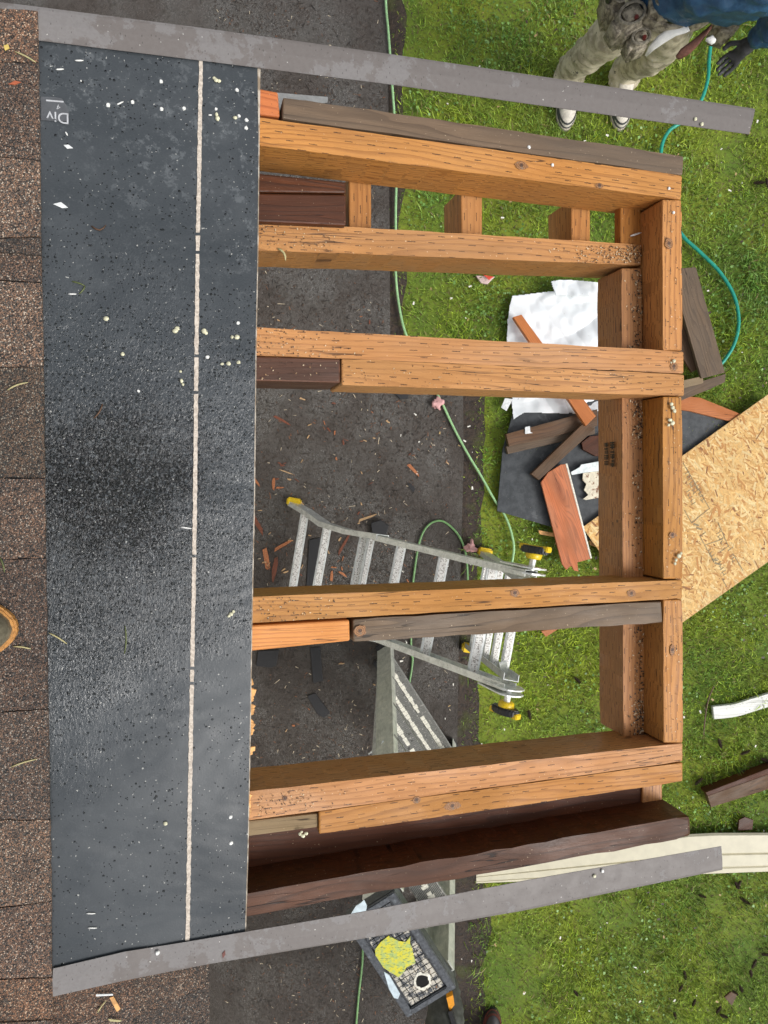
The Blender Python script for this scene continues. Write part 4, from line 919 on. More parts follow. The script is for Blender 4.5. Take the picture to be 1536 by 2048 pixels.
for i in range(7000):
    L_ = random.uniform(.015,.08); Wd = random.uniform(.004,.016); ang = random.gauss(math.pi/2, .55) if random.random() < .7 else random.uniform(0, math.pi)
    cu, cv = random.uniform(.01,1.21), random.uniform(.01, OW-.01)
    dx, dy = math.cos(ang), math.sin(ang)
    pts = []
    for (a, b) in ((-.5,-.5*random.uniform(.2,1)),(.5,-.5),(.5+random.uniform(-.1,.1),.5*random.uniform(.2,1)),(-.5,.5)):
        u = cu+dx*a*L_-dy*b*Wd; v = cv+dy*a*L_+dx*b*Wd; pts.append((min(max(u,.001),1.219), min(max(v,.001),OW-.001)))
    z = .0002+random.random()*.0011
    for u, v in pts: osb_bits_v.append(OA+oL*u+oW*v+V((0,0,z)))
    c = random.choice(pal); q = random.uniform(.85,1.1)
    if random.random() < .03: c = (.25,.1,.03)
    osb_c += [(c[0]*q, c[1]*q, c[2]*q)]*4; osb_bits_f.append((k,k+1,k+2,k+3)); k += 4
me = new_mesh('osb_strands', [tuple(v) for v in osb_bits_v], osb_bits_f, osbm, osb_c); so_ = link('strand_surface', me, None); so_.parent = osb; so_.matrix_parent_inverse = osb.matrix_world.inverted()
inkb = flat('blurred_black_print', (.30,.235,.14), .8, nz=.5, scale=220)
bm = bmesh.new()
def stroke(pts, wd=.0035):
    P = [G(x, y, .0872) for x, y in pts]
    for a, b in zip(P, P[1:]): add_bar(bm, a, b, wd, .0006)
for st in ([(1366,925),(1420,1018)],[(1419,1017),(1396,1035)],[(1436,1045),(1457,1093)],[(1457,1093),(1440,1104)],[(1400,1072),(1428,1124)],[(1385,1045),(1402,1030)],[(1369,1020),(1384,1047)],[(1401,1072),(1412,1064)],[(1411,1090),(1446,1078)],[(1466,1107),(1486,1141)],[(1444,1157),(1454,1174)],[(1456,1102),(1466,1094)]): stroke(st)
for (x, y, n_, sx, sy) in [(1370,948,7,4.4,7.5),(1388,968,6,4.6,7.5),(1372,985,5,4.4,7),(1417,1102,4,4,7),(1436,1128,5,4,6.5),(1460,1114,3,3.5,6),(1433,1068,4,4,7)]:
    for i in range(n_):                                              # worn glyph-like strokes, unreadable as in the photo
        cx, cy = x+i*sx*.62, y+i*sy*.9; a = (-.62,.55)
        stroke([(cx,cy),(cx+7+random.uniform(-2,2),cy-5+random.uniform(-1,1))], .003)
        if i % 2: stroke([(cx+2,cy-1.5),(cx+4,cy+4)], .0025)
for (x, y) in ((1387,1048),(1393,1056),(1424,1118),(1430,1126)): stroke([(x,y),(x+11,y+3)], .009)
pr = finish('printed_stamp', bm, inkb, osb)

# white tarp
s = M('white_tarp'); o = s.obj(); n1 = s.noise(o, 90, 5, .8)
c = s.mix(s.ramp(s.noise(o, 5, 5, .6), .4, .7, 0, .5), (.80,.83,.85), (.70,.76,.80)); dm = s.ramp(s.noise(o, 9, 3), .56, .66); c = s.mix(s.math('MULTIPLY', s.ramp(n1, .6, .66), dm), c, (.25,.2,.14))
tarpm = s.fin(c, .5)
def tarp(name, pts_px, z, label, fold=.03, nx=46, ny=40, parent=None):
    xs = [p[0] for p in pts_px]; ys = [p[1] for p in pts_px]; x0, x1, y0, y1 = min(xs), max(xs), min(ys), max(ys)
    def inside(x, y):
        c_ = False; n_ = len(pts_px)
        for i in range(n_):
            (xa, ya), (xb, yb) = pts_px[i], pts_px[i-1]
            if (ya > y) != (yb > y) and x < (xb-xa)*(y-ya)/(yb-ya)+xa: c_ = not c_
        return c_
    bm = bmesh.new(); g = {}
    for i in range(nx+1):
        for j in range(ny+1):
            x = x0+(x1-x0)*i/nx; y = y0+(y1-y0)*j/ny
            if inside(x, y):
                zz = z+fold*(abs(noise.noise(V((x*.009+y*.013, y*.004-x*.003, 1))))+.4*abs(noise.noise(V((x*.028-y*.017, x*.006+y*.004, 5))))+.15*noise.noise(V((x*.05, y*.06, 9))))
                g[i, j] = bm.verts.new(G(x+noise.noise(V((y*.05,x*.05,0)))*3, y, zz))
    for (i, j) in list(g):
        if (i+1, j) in g and (i, j+1) in g and (i+1, j+1) in g: bm.faces.new((g[i, j], g[i, j+1], g[i+1, j+1], g[i+1, j]))
    o_ = finish(name, bm, tarpm, parent, smooth=True); m_ = o_.modifiers.new('t', 'SOLIDIFY'); m_.thickness = .002
    return tag(o_, label, 'tarp' if parent is None else None)
tp_ = tarp('tarp', [(1014,655),(1018,610),(1026,591),(1100,582),(1130,580),(1240,585),(1245,800),(1180,830),(1050,825),(1028,840),(1012,700)], .05, 'crumpled white plastic tarp spread on the lawn under the boards', .04, 190, 190)
tarp('tarp', [(1101,562),(1120,559),(1150,560),(1215,566),(1220,592),(1110,590)], .10, 'rolled white plastic bundle at the top of the tarp', .06, 90, 40)
gboard('tissue_scrap', [(1002,815),(1010,796),(1026,798),(1013,822)], .06, .006, bits, 'small white strip on the grass left of the tarp', 'scrap')
# lumber on the pile
gboard('short_stud', [(1026,634,.13),(1043,629,.13),(1192,832,.2),(1172,852,.2)], .13, .038, W_RED(), 'long orange stud lying from the tarp down onto the felt panel', 'stud', L=G(1192,832)-G(1043,629))
gboard('short_stud', [(1012,868,.12),(1195,818,.12),(1195,852,.12),(1018,893,.12)], .12, .05, W_OLD(), 'reddish brown old stud with white tape crossing the felt panel', 'stud')
gboard('short_stud', [(1012,893,.10),(1190,852,.10),(1190,868,.10),(1016,908,.10)], .10, .05, W_GREY(), 'dark brown stud lying directly below the taped one', 'stud')
gboard('tape_scrap', [(1050,854),(1060,852),(1060,864),(1066,866),(1050,868)], .128, .004, bits, 'white tape bit stuck on the reddish old stud', 'scrap')
gboard('short_stud', [(1062,948,.12),(1168,845,.17),(1190,858,.17),(1078,960,.12)], .12, .05, W_OLD(), 'brown split stud pointing down left across the felt panel', 'stud', L=G(1168,845)-G(1062,948))
gboard('wide_plank', [(1082,965,.11),(1096,945),(1122,929),(1132,928),(1182,1118),(1154,1124),(1157,1143),(1148,1141),(1143,1130),(1133,1140),(1124,1128)], .11, .02, W_BRD(), 'wide bright orange plank with broken lower end', 'plank', L=G(1170,1110)-G(1110,940))
gboard('white_edge', [(1131,927),(1135,927),(1184,1116),(1181,1118)], .112, .02, paintw, 'white painted trim strip along the wide orange plank', 'trim')
gboard('painted_offcut', [(1142,944),(1160,935),(1162,929),(1230,917),(1230,938),(1165,946),(1144,950)], .10, .012, flat('flaking_white_paint', (.72,.78,.78), .6, spots=((.4,.25,.15), 60, .66)), 'pale painted siding offcut with jagged end', 'siding')
gboard('painted_offcut', [(1166,946),(1230,938),(1230,990),(1172,1000),(1166,998),(1178,990),(1168,980),(1174,968),(1165,960)], .085, .012, flat('flaking_cream_paint', (.68,.62,.48), .6, spots=((.22,.1,.05), 45, .56)), 'cream painted offcut with flaking brown spots', 'siding')
gboard('bark_piece', [(1163,885),(1180,872),(1230,868),(1230,915),(1190,912),(1166,899)], .09, .03, W_WET(), 'dark rotten wood chunk right of the crossing studs', 'wood scrap')
gboard('splinter_piece', [(1076,1060),(1108,1066),(1110,1074),(1080,1069)], .05, .012, spl, 'pale splinter at the lower edge of the felt panel', 'wood scrap')
gboard('splinter_piece', [(1178,1080),(1200,1088),(1198,1096),(1180,1090)], .04, .012, spl, 'reddish splinter right of the wide orange plank', 'wood scrap')
gboard('red_offcut', [(1082,1262),(1120,1256),(1092,1274)], .05, .02, W_RED(), 'small red board end showing below the rafter over the ladder', 'wood scrap')
# dark frame
fr = empty('wooden_frame', G(1400,650,0), 'dark stained wooden frame of planks lying on the grass right of the eave', 'wooden frame')
gboard('side_board', [(1340,538,.14),(1392,534,.14),(1450,745,.14),(1403,757,.14)], .14, .025, W_GREY(), None, parent=fr, L=G(1450,745)-G(1392,534))
gboard('inner_board', [(1345,600),(1368,640),(1400,735),(1384,745),(1350,690)], .09, .02, W_OLD(), None, parent=fr, L=G(1400,735)-G(1368,640))
gboard('end_board', [(1360,776,.12),(1452,747,.12),(1450,764,.12),(1420,778,.12),(1360,802,.12)], .12, .06, W_GREY(), None, parent=fr)
gboard('cross_piece', [(1360,762),(1406,752),(1407,766),(1362,778)], .13, .03, W_TAN(), None, parent=fr)
# right side pieces
def curved_slab(name, cpts, wpx, z, h, mat, label, cat):
    P = smooth_path([V((x, y, 0)) for x, y in cpts], 6); top_, bot_ = [], []
    for i, p in enumerate(P):
        d = (P[min(i+1, len(P)-1)]-P[max(i-1, 0)]).normalized(); n_ = V((-d.y, d.x, 0))
        top_.append(G(p.x-n_.x*wpx, p.y-n_.y*wpx, z)); bot_.append(G(p.x+n_.x*wpx, p.y+n_.y*wpx, z))
    bm = bmesh.new(); add_prism(bm, top_+bot_[::-1], V((0,0,-h))); bmesh.ops.bevel(bm, geom=list(bm.edges), offset=.002, segments=2, affect='EDGES')
    return tag(finish(name, bm, mat, L=top_[1]-top_[0]), label, cat)
curved_slab('white_trim', [(1427,1426),(1470,1421),(1510,1409),(1560,1394)], 12.5, .04, .025, wood('white_painted_trim', (.78,.79,.76), (.55,.55,.5), ring=60, wet=.5, dirt=.5, knot=0, fib=.3), 'white painted trim piece lying on grass at the right edge', 'trim')
gboard('old_stud', [(1411,1585,.09),(1560,1528,.09),(1560,1540,.09),(1415,1592,.09)], .09, .07, W_WET(), 'dark brown stud on the grass at the right edge, upper narrow side', 'stud')
gboard('old_stud', [(1415,1592,.085),(1560,1540,.085),(1570,1568,.085),(1422,1615,.085)], .085, .05, W_OLD(), 'brown stud face with pale broken end at the right edge', 'stud')
gboard('shingle_scrap', [(1478,1640),(1490,1634),(1507,1640),(1505,1660),(1476,1662)], .04, .01, W_WET(), 'small dark shingle scrap above the cream siding', 'scrap')
gboard('shingle_scrap', [(1449,1995),(1462,1984),(1474,1990),(1464,2012)], .06, .012, W_OLD(), 'brown bark flake beside a cone at the bottom right', 'scrap')
# cream siding with profile
cream = flat('cream_vinyl_siding', (.60,.56,.42), .45, nz=.06, scale=14, spots=((.35,.3,.2), 90, .70))
sd0 = [(950,1763,1763),(1100,1726,1758)]
bm = bmesh.new(); Lx = np.linspace(0, 1, 14); prof = [(0,0),(.04,.012),(.47,.016),(.5,.006),(.53,.014),(.80,.017),(.83,.008),(.86,.014),(.97,.012),(1,0)]
rows_ = []
for i, t in enumerate(Lx):
    x = 952+t*(1640-952); yt = 1742+ (x-952)*(-.103) if x < 1385 else 1697-31+ (x-1385)*-.004
    if x < 1385: yt = 1738+(x-952)*(1667-1738)/433
    yb = 1765+(x-952)*(1743-1765)/584
    a, b = G(x, yt, .06), G(x, yb, .06); rows_.append([bm.verts.new(a.lerp(b, u)+V((0,0,h))) for u, h in prof])
for A, B in zip(rows_, rows_[1:]):
    for k in range(len(A)-1): bm.faces.new((A[k], A[k+1], B[k+1], B[k]))
sdg = finish('siding_piece', bm, cream); m_ = sdg.modifiers.new('t', 'SOLIDIFY'); m_.thickness = .003
tag(sdg, 'long cream siding plank on the grass under the lower metal edge', 'siding')
gboard('plastic_bit', [(952,551),(990,553),(975,568),(962,566)], .03, .02, flat('pale_pink_plastic', (.6,.45,.42), .5), 'pinkish plastic corner showing under the lower set rafter', 'scrap')
gboard('plastic_bit', [(966,549),(988,553),(978,560)], .052, .004, flat('red_plastic', (.6,.06,.03), .5), 'red plastic bit on the pinkish corner under the rafter', 'scrap')

# pine cones
conem = flat('dark_cone_scales', (.055,.033,.02), .7, nz=.6, scale=140)
def cone_mesh():
    bm = bmesh.new()
    for i in range(70):
        t = i/69; z = (t-.5)*.062; r = .011*math.sin(math.pi*(.12+.8*t))**.8; a = i*2.39996
        c = V((z, math.cos(a)*r*.55, math.sin(a)*r*.55)); o_ = V((.25, math.cos(a), math.sin(a))).normalized(); sd_ = o_.cross(V((1,0,0))).normalized()
        p = [c-sd_*.003, c+sd_*.003, c+o_*r*.75+sd_*.0025+V((.003,0,0)), c+o_*r*.9+V((.005,0,0)), c+o_*r*.75-sd_*.0025+V((.003,0,0))]
        bm.faces.new([bm.verts.new(x) for x in p])
    bmesh.ops.create_icosphere(bm, subdivisions=2, radius=1, matrix=Matrix.Diagonal((.03,.0075,.0075,1)))
    me = bpy.data.meshes.new('pine_cone'); bm.to_mesh(me); bm.free(); me.materials.append(conem); return me
cm = cone_mesh()
for i, (x, y, a) in enumerate([(1059,1429,80),(1440,1486,70),(1490,1505,-25),(1397,1563,-45),(1488,1544,20),(1413,1576,-30),(1474,1770,60),(1404,1792,15),(1490,1802,30),(1370,1950,80),(1502,1946,80),(1531,1909,0),(1508,1928,-60),(1361,1977,-60),(1388,2006,-70),(1350,2030,75),(1437,2020,-60),(1447,2032,20),(1152,1986,60),(1470,1985,40),(1482,1977,70),(1478,1768,120),(1530,1520,20),(1388,592,10),(1518,365,0),(1534,365,80),(1391,552,30),(1155,1360,40)]):
    o = bpy.data.objects.new('pine_cone', cm); COL.objects.link(o); o.location = G(x, y, .03); o.rotation_euler = (random.uniform(0,6), random.uniform(-.15,.15), R(-a)); o.scale = [random.uniform(.65,.9)]*3
    tag(o, 'dark brown pine cone lying on the lawn', 'pine cone', 'pine cones on the lawn')

# wood chips on the path
chipA = flat('orange_wood_chip', (.36,.13,.05), .6, nz=.35, scale=200); chipB = flat('dark_red_chip', (.16,.05,.025), .5, nz=.3, scale=200); chipC = flat('pale_wood_chip', (.45,.29,.15), .6, nz=.2)
def chip(x, y, L_, Wd, a, m, name='wood_chip', label=None, z=.024):
    c0 = G(x, y, z+.003); d = V((math.cos(a), math.sin(a), random.uniform(-.1,.1))); n_ = V((-d.y, d.x, 0))
    ru = random.uniform
    top = [c0-d*L_/2-n_*Wd*ru(.1,.5), c0-d*L_*ru(.0,.2)-n_*Wd*ru(.3,.45), c0+d*L_*ru(.1,.3)-n_*Wd*.32, c0+d*L_/2-n_*Wd*ru(0,.3), c0+d*L_*ru(.3,.48)+n_*Wd*ru(.1,.4), c0+n_*Wd*ru(.2,.4), c0-d*L_*ru(.3,.48)+n_*Wd*ru(.1,.4)]
    bm = bmesh.new(); add_prism(bm, top, V((0,0,-.004)))
    return tag(finish(name, bm, m), label or 'small splinter of torn wood on the wet path', 'wood chip', 'wood chips on the wet path')
PX = lambda v: v*H/F
for x, y, l, wd, a, m, lab in [(828,940,34,9,R(-48),chipA,'thick orange chip on the path between rafter and ladder foot'),(565,841,40,7,R(-28),chipB,'long reddish splinter on the path near the felt edge'),(511,1040,70,14,R(-62),chipB,'dark red board splinter left of the ladder foot'),(533,1120,50,15,R(95),chipA,'upright orange red slat left of the first rung'),(549,1140,52,14,R(80),chipB,'dark red slat beside the orange one by the ladder'),(512,962,28,8,R(-50),chipA,'orange chip against the felt edge above the ladder foot'),(547,968,26,9,R(85),chipA,'short upright orange chip above the ladder foot'),(560,975,18,5,R(0),chipA,'small flat orange chip above the ladder foot'),(566,1090,44,9,R(28),chipA,'curved orange splinter beside the first rung'),(663,1152,22,8,R(85),chipA,'small orange chip between the ladder rungs'),(686,1148,22,7,R(-35),chipA,'small slanted orange chip between the ladder rungs'),(690,1085,60,7,R(60),chipB,'dark slanted splinter crossing behind the rungs'),(735,1035,40,6,R(20),chipC,'pale twig on the path right of the ladder foot'),(573,944,32,3,R(-20),chipC,'pale straight stick on the path below the middle rafter'),(823,974,20,14,R(-50),flat('dark_leaf',(.02,.02,.022),.4),'dark round leaf on the path below the orange chip')]:
    o = chip(x, y, PX(l), PX(wd), a, m, 'wood_chip', lab); del o['group']
for i in range(70):
    if random.random() < .5: x, y = random.uniform(515,800), random.uniform(790,1180)
    else: x, y = random.uniform(515,905), random.choice([random.uniform(560,690), random.uniform(790,1000), random.uniform(1300,1540), random.uniform(1010,1180)])
    if x > 770 and y < 700: continue
    chip(x, y, PX(random.uniform(4,13)), PX(random.uniform(2,5)), random.uniform(0,6.28), random.choice([chipA,chipC,chipB,chipC]))
# black rubber strap pieces, pink paper
strapm = flat('black_rubber_strap', (.018,.018,.02), .55)
gboard('rubber_strap', [(516,1302),(558,1300),(552,1332),(540,1336),(512,1332)], .035, .01, strapm, 'black rubber flap piece lying beside the orange red stub', 'strap')
gboard('rubber_strap', [(620,1296),(640,1294),(646,1362),(626,1366)], .03, .008, strapm, 'straight black strap piece on the path below the stub', 'strap')
gboard('rubber_strap', [(614,1392),(630,1386),(660,1426),(648,1436),(634,1428)], .03, .008, strapm, 'bent black strap piece on the path left of the step ladder', 'strap')
gboard('rubber_strap', [(618,1080),(640,1075),(640,1180),(612,1180)], .03, .008, strapm, 'long black strap behind the ladder rungs', 'strap')
gboard('rubber_bit', [(790,788),(800,784),(818,786),(816,797),(800,798)], .04, .02, strapm, 'black rubber bit just below the middle rafter pair', 'strap')
gboard('rubber_bit', [(742,1046),(762,1040),(778,1052),(772,1072),(745,1072)], .06, .03, strapm, 'black plastic bit behind the upper ladder rail', 'strap')
pk = flat('pink_paper', (.62,.34,.33), .6)
for x, y, lab in ((874,806,'crumpled pink paper bit against the pale green hose'), (943,1095,'small pinkish rag by the rear ladder foot')):
    bm = bmesh.new(); bmesh.ops.create_icosphere(bm, subdivisions=3, radius=.03, matrix=Matrix.Translation(G(x,y,.045)) @ Matrix.Diagonal((1,1,.5,1)))
    for v in bm.verts: v.co += (v.co-G(x,y,.045))*noise.noise(v.co*60)*1.1
    tag(finish('paper_bit', bm, pk, smooth=True), lab, 'scrap')
for pts, lab in (([(1370,1366),(1330,1376),(1302,1400),(1290,1430),(1283,1470)] and [(1428,1372),(1418,1395),(1411,1430),(1407,1470)],'thin dark twig standing out beside the white trim'),):
    P = smooth_path([G(x,y,.04) for x,y in pts], 6); bm = bmesh.new(); add_tube(bm, P, .004, 6); tag(finish('twig', bm, twigm), lab, 'twig')
bm = bmesh.new(); a = G(737,1508,.5); b = G(812,1455,.52); add_tube(bm, [a, b], .004, 8); rod = tag(finish('metal_rod', bm, alu), 'thin silver screwdriver shaft with black grip by the step ladder rail', 'screwdriver')

# ================================================================== PEOPLE
def skin(name, chains, mat, parent, sub=2, wrinkle=0.0, wscale=18, root=0):
    """chains: list of [(point, radius or (rx,ry)), ...]; the first node of later chains is an index into the node list"""
    me = bpy.data.meshes.new(name); vs, es, rs = [], [], []
    for ch in chains:
        prev = None
        for it in ch:
            if isinstance(it, int): prev = it if it >= 0 else prev; continue
            vs.append(tuple(it[0])); rs.append(it[1]); i = len(vs)-1
            if prev is not None: es.append((prev, i))
            prev = i
    me.from_pydata(vs, es, []); o = bpy.data.objects.new(name, me); COL.objects.link(o)
    m1 = o.modifiers.new('s', 'SKIN'); m1.use_smooth_shade = True; m1.branch_smoothing = .6
    for i, r_ in enumerate(rs): me.skin_vertices[0].data[i].radius = r_ if isinstance(r_, tuple) else (r_, r_)
    me.skin_vertices[0].data[root].use_root = True
    m2 = o.modifiers.new('d', 'SUBSURF'); m2.levels = sub; m2.render_levels = sub
    bpy.context.view_layer.update()
    ev = bpy.data.meshes.new_from_object(o.evaluated_get(bpy.context.evaluated_depsgraph_get())); bpy.data.objects.remove(o)
    if wrinkle:
        ev.update()
        ns = [v.normal.copy() for v in ev.vertices]
        for v, n_ in zip(ev.vertices, ns):
            p = v.co; f = noise.noise(V((p.x*wscale, p.y*wscale, p.z*wscale*1.6)))+.5*noise.noise(V((p.x*wscale*2.3+7, p.y*wscale*2.3, p.z*wscale*3)))
            v.co = p+n_*(abs(f)*2-.5)*wrinkle
    ev.polygons.foreach_set('use_smooth', [True]*len(ev.polygons)); ev.materials.clear()
    return link(name, ev, mat, parent)
skinm = flat('skin', (.5,.28,.2), .5, nz=.08); hairm = flat('dark_hair', (.03,.02,.015), .6, nz=.4, scale=200)
s = M('muddy_canvas_trousers'); o = s.obj(); n1 = s.noise(o, 14, 5, .65); n2 = s.noise(o, 60, 4, .7)
c = s.mix(s.ramp(n1, .4, .62), (.60,.54,.40), (.33,.29,.20)); c = s.mix(s.ramp(s.noise(o, 26, 3, .7), .64, .68, 0, .8), c, (.04,.04,.045)); c = s.mix(s.ramp(s.noise(s.sc(o,1,1,1,(3,1,2)), 34, 3, .7), .68, .71, 0, .85), c, (.62,.62,.58))
canvas = s.fin(c, .85, s.bump(n2, .5, .003))
s = M('navy_padded_jacket'); o = s.obj(); n1 = s.noise(o, 22, 4, .6)
c = s.mix(s.ramp(n1, .4, .6), (.016,.065,.15), (.03,.10,.20)); c = s.mix(s.ramp(s.noise(o, 95, 3, .6), .71, .74, 0, .85), c, (.6,.58,.5))
navy = s.fin(c, .45, s.bump(n1, .6, .012))
dgrey = flat('dark_grey_work_trousers', (.055,.058,.05), .8, nz=.3, scale=40)
dshirt = flat('charcoal_work_jacket', (.03,.03,.033), .7)
glovem = flat('charcoal_glove', (.05,.05,.056), .65, nz=.25, scale=60)
shoem = flat('cream_sneaker', (.62,.58,.5), .6, nz=.15, spots=((.3,.26,.2), 70, .66)); shoe_d = flat('sneaker_grey_panel', (.07,.075,.08), .6); rubw = flat('sneaker_rubber', (.55,.5,.42), .6)
def person(name, label, P, trouser, jacket, loc, shoecols, group=None):
    """P: dict of joints in world space"""
    root = empty(name, loc, label, 'person')
    hip = P['hip']; tor = P['chest']; nk = P['neck']; hd = P['head']
    body = [[(hip, .075), (hip.lerp(tor,.5), .08), (tor, .085), (nk, .055), (nk.lerp(hd,.45), .06), (hd, .085), (hd+(hd-nk).normalized()*.07, .07)]]
    for k in ('L', 'R'):
        body.append([2, (P['sh'+k], .055), (P['el'+k], .042), (P['wr'+k], .02), (P['wr'+k].lerp(P['ha'+k],.5), .010)])
        body.append([0, (P['hp'+k], .065), (P['kn'+k], .048), (P['an'+k], .032), (P['an'+k].lerp(P['to'+k],.45)-V((0,0,.03)), .02)])
    skin('body', body, skinm, root)
    fw = P['face']; sdv = fw.cross(V((0,0,1))).normalized()
    bm = bmesh.new(); hc = hd+V((0,0,.02))
    for e_ in (-1, 1): bmesh.ops.create_icosphere(bm, subdivisions=2, radius=.011, matrix=Matrix.Translation(hd+fw*.078+sdv*e_*.032+V((0,0,.01))))
    finish('eyes', bm, flat('eye_dark', (.05,.04,.035), .3), root, smooth=True)
    bm = bmesh.new(); bmesh.ops.create_cone(bm, segments=8, radius1=.016, radius2=.007, depth=.045, cap_ends=True, matrix=Matrix.Translation(hd+fw*.092-V((0,0,.012))))
    finish('nose', bm, skinm, root, smooth=True)
    bm = bmesh.new()
    for e_ in (-1, 1): bmesh.ops.create_icosphere(bm, subdivisions=2, radius=.028, matrix=Matrix.Translation(hd+sdv*e_*.085) @ Matrix.Diagonal((.5,.7,1,1)))
    finish('ears', bm, skinm, root, smooth=True)
    bm = bmesh.new(); bmesh.ops.create_icosphere(bm, subdivisions=4, radius=.104, matrix=Matrix.Translation(hc-fw*.012+V((0,0,.03))))
    for v in list(bm.verts):
        q = v.co-hc
        if q.z < -.03 or (q.dot(fw) > .055 and q.z < .05): bm.verts.remove(v)
        else: v.co += q.normalized()*noise.noise(v.co*90)*.008
    finish('hair', bm, hairm, root, smooth=True)
    tr = [[(hip+V((0,0,.03)), (.155,.115)), (hip-V((0,0,.05)), (.15,.11))]]
    for k in ('L', 'R'):
        tr.append([1, (P['hp'+k], .105), (P['hp'+k].lerp(P['kn'+k],.5), .10), (P['kn'+k], .083), (P['kn'+k].lerp(P['an'+k],.5), .078), (P['an'+k]+V((0,0,.05)), .076), (P['an'+k]+V((0,-.02,-.02)), .088), (P['an'+k]+V((0,-.03,-.06)), .09)])
    tro = skin('trousers', tr, trouser, root, 3, .010, 13)
    jk = [[(hip-V((0,0,.02)), (.18,.15)), (hip+V((0,0,.09)), (.175,.14)), (hip.lerp(tor,.5), (.17,.125)), (tor, (.19,.13)), (nk-(nk-tor)*.15, (.10,.09)), (nk, .07)]]
    for k in ('L', 'R'):
        jk.append([3, (P['sh'+k], .085), (P['sh'+k].lerp(P['el'+k],.5), .078), (P['el'+k], .07), (P['el'+k].lerp(P['wr'+k],.6), .062), (P['wr'+k], .045)])
    jac = skin('jacket', jk, jacket, root, 3, .016, 9)
    # gloves with five fingers
    for k in ('L', 'R'):
        wr, ha = P['wr'+k], P['ha'+k]; d = (ha-wr).normalized(); pn = P.get('palm'+k, V((0,-1,0))); pn = (pn-d*pn.dot(d)).normalized(); sx = d.cross(pn).normalized()
        palm = wr+d*.05
        sgn = 1 if k == 'L' else -1
        ch = [[(wr-d*.10+(P['el'+k]-wr).normalized()*.03, .040), (wr, .032), (palm, (.036,.018)), (palm+d*.038, (.04,.016))]]
        base_n = 3
        for f_, (off, ln) in enumerate([(-.029,.062),(-.01,.074),(.01,.07),(.029,.055)]):
            b0 = palm+d*.048+sx*off; c_ = .35+.12*f_
            p1 = b0+(d+pn*.25*c_).normalized()*ln*.42; p2 = p1+(d+pn*1.0*c_*1.3).normalized()*ln*.33; p3 = p2+(d*.8+pn*1.7*c_).normalized()*ln*.27
            ch.append([base_n, (b0, .0098), (p1, .0094), (p2, .009), (p3, .008)])
        tb = palm-d*.01+sx*(-.034*sgn); ch.append([2, (tb, .013), (tb+(d*.7+sx*(-.8*sgn)+pn*.3).normalized()*.034, .0115), (tb+(d*1.0+sx*(-.5*sgn)+pn*.6).normalized()*.064, .0095)])
        skin('glove', ch, glovem, root, 2, .0012, 60, 1)
    for k in ('L', 'R'):
        an, to = P['an'+k], P['to'+k]; d = V((to.x-an.x, to.y-an.y, 0)).normalized(); sx = V((-d.y, d.x, 0)); zb = P['ground'+k]; tip = V((to.x, to.y, zb)); mid = tip-d*.145
        bm = bmesh.new(); add_prism(bm, [mid+d*x+sx*y+V((0,0,.028)) for x, y in foot_outline(.30,.115)], V((0,0,-.028))); bmesh.ops.bevel(bm, geom=list(bm.edges), offset=.005, segments=2, affect='EDGES')
        sh = finish('shoe', bm, shoecols[2], root)
        bm = bmesh.new(); rg = []
        for h_, L_, W_, s_ in [(.026,.29,.106,0),(.045,.286,.104,0),(.062,.265,.095,-.006),(.078,.22,.085,-.02),(.095,.165,.08,-.045),(.12,.12,.08,-.07)]:
            rg.append([bm.verts.new(mid+d*(x+s_)+sx*y+V((0,0,h_))) for x, y in foot_outline(L_, W_)])
        for A, B in zip(rg, rg[1:]):
            for i in range(len(A)): bm.faces.new((A[i], A[(i+1)%len(A)], B[(i+1)%len(A)], B[i]))
        bm.faces.new(rg[-1]); finish('shoe_upper', bm, shoecols[0], sh, smooth=True)
        bm = bmesh.new()                                             # dark toe band
        ro = [mid+d*x*1.015+sx*y*1.02 for x, y in foot_outline(.29,.108)]; n_ = len(ro)
        for i in range(n_):
            a, b = ro[i], ro[(i+1) % n_]
            if (a-mid).dot(d) < .0: continue
            vs_ = [bm.verts.new(a+V((0,0,.03))), bm.verts.new(b+V((0,0,.03))), bm.verts.new(mid+d*-.004+(b-mid)*.93+V((0,0,.061))), bm.verts.new(mid+d*-.004+(a-mid)*.93+V((0,0,.061)))]
            bm.faces.new(vs_)
        finish('toe_band', bm, shoecols[1], sh)
        bm = bmesh.new()
        for j in range(4):
            q = mid+d*(.045-j*.022)+V((0,0,.077+j*.008)); add_bar(bm, q-sx*.024, q+sx*.024, .006, .004)
        finish('laces', bm, shoecols[1], sh)
    return root, tro, jac
toR, toL = G(1130,262,.0), G(1238,262,.0)
P1 = dict(hip=V((1.17,1.97,.93)), chest=V((1.29,1.80,1.27)), neck=V((1.34,1.71,1.46)), head=V((1.38,1.64,1.60)), face=V((.15,-.75,-.64)).normalized(),
  shL=V((1.12,1.80,1.38)), elL=V((.98,2.02,1.24)), wrL=V((1.12,2.15,1.02)), haL=V((1.16,2.14,.93)),
  shR=V((1.50,1.76,1.36)), elR=V((1.56,1.80,1.10)), wrR=V((1.525,1.815,.90)), haR=V((1.475,1.79,.80)),
  hpL=V((1.07,1.97,.86)), knL=V((.99,2.03,.48)), anL=V((.965,2.13,.10)), toL=toR+V((0,0,.04)),
  hpR=V((1.27,1.95,.86)), knR=V((1.27,2.0,.48)), anR=V((1.255,2.13,.10)), toR=toL+V((0,0,.04)), groundL=.0, groundR=.0, palmR=V((-.5,-.5,0)), palmL=V((.3,-1,0)))
r1, tr1, jk1 = person('person', 'person on the lawn in blue jacket, muddy tan trousers and tool belt', P1, canvas, navy, V((1.12,2.0,0)), (shoem, shoe_d, rubw))
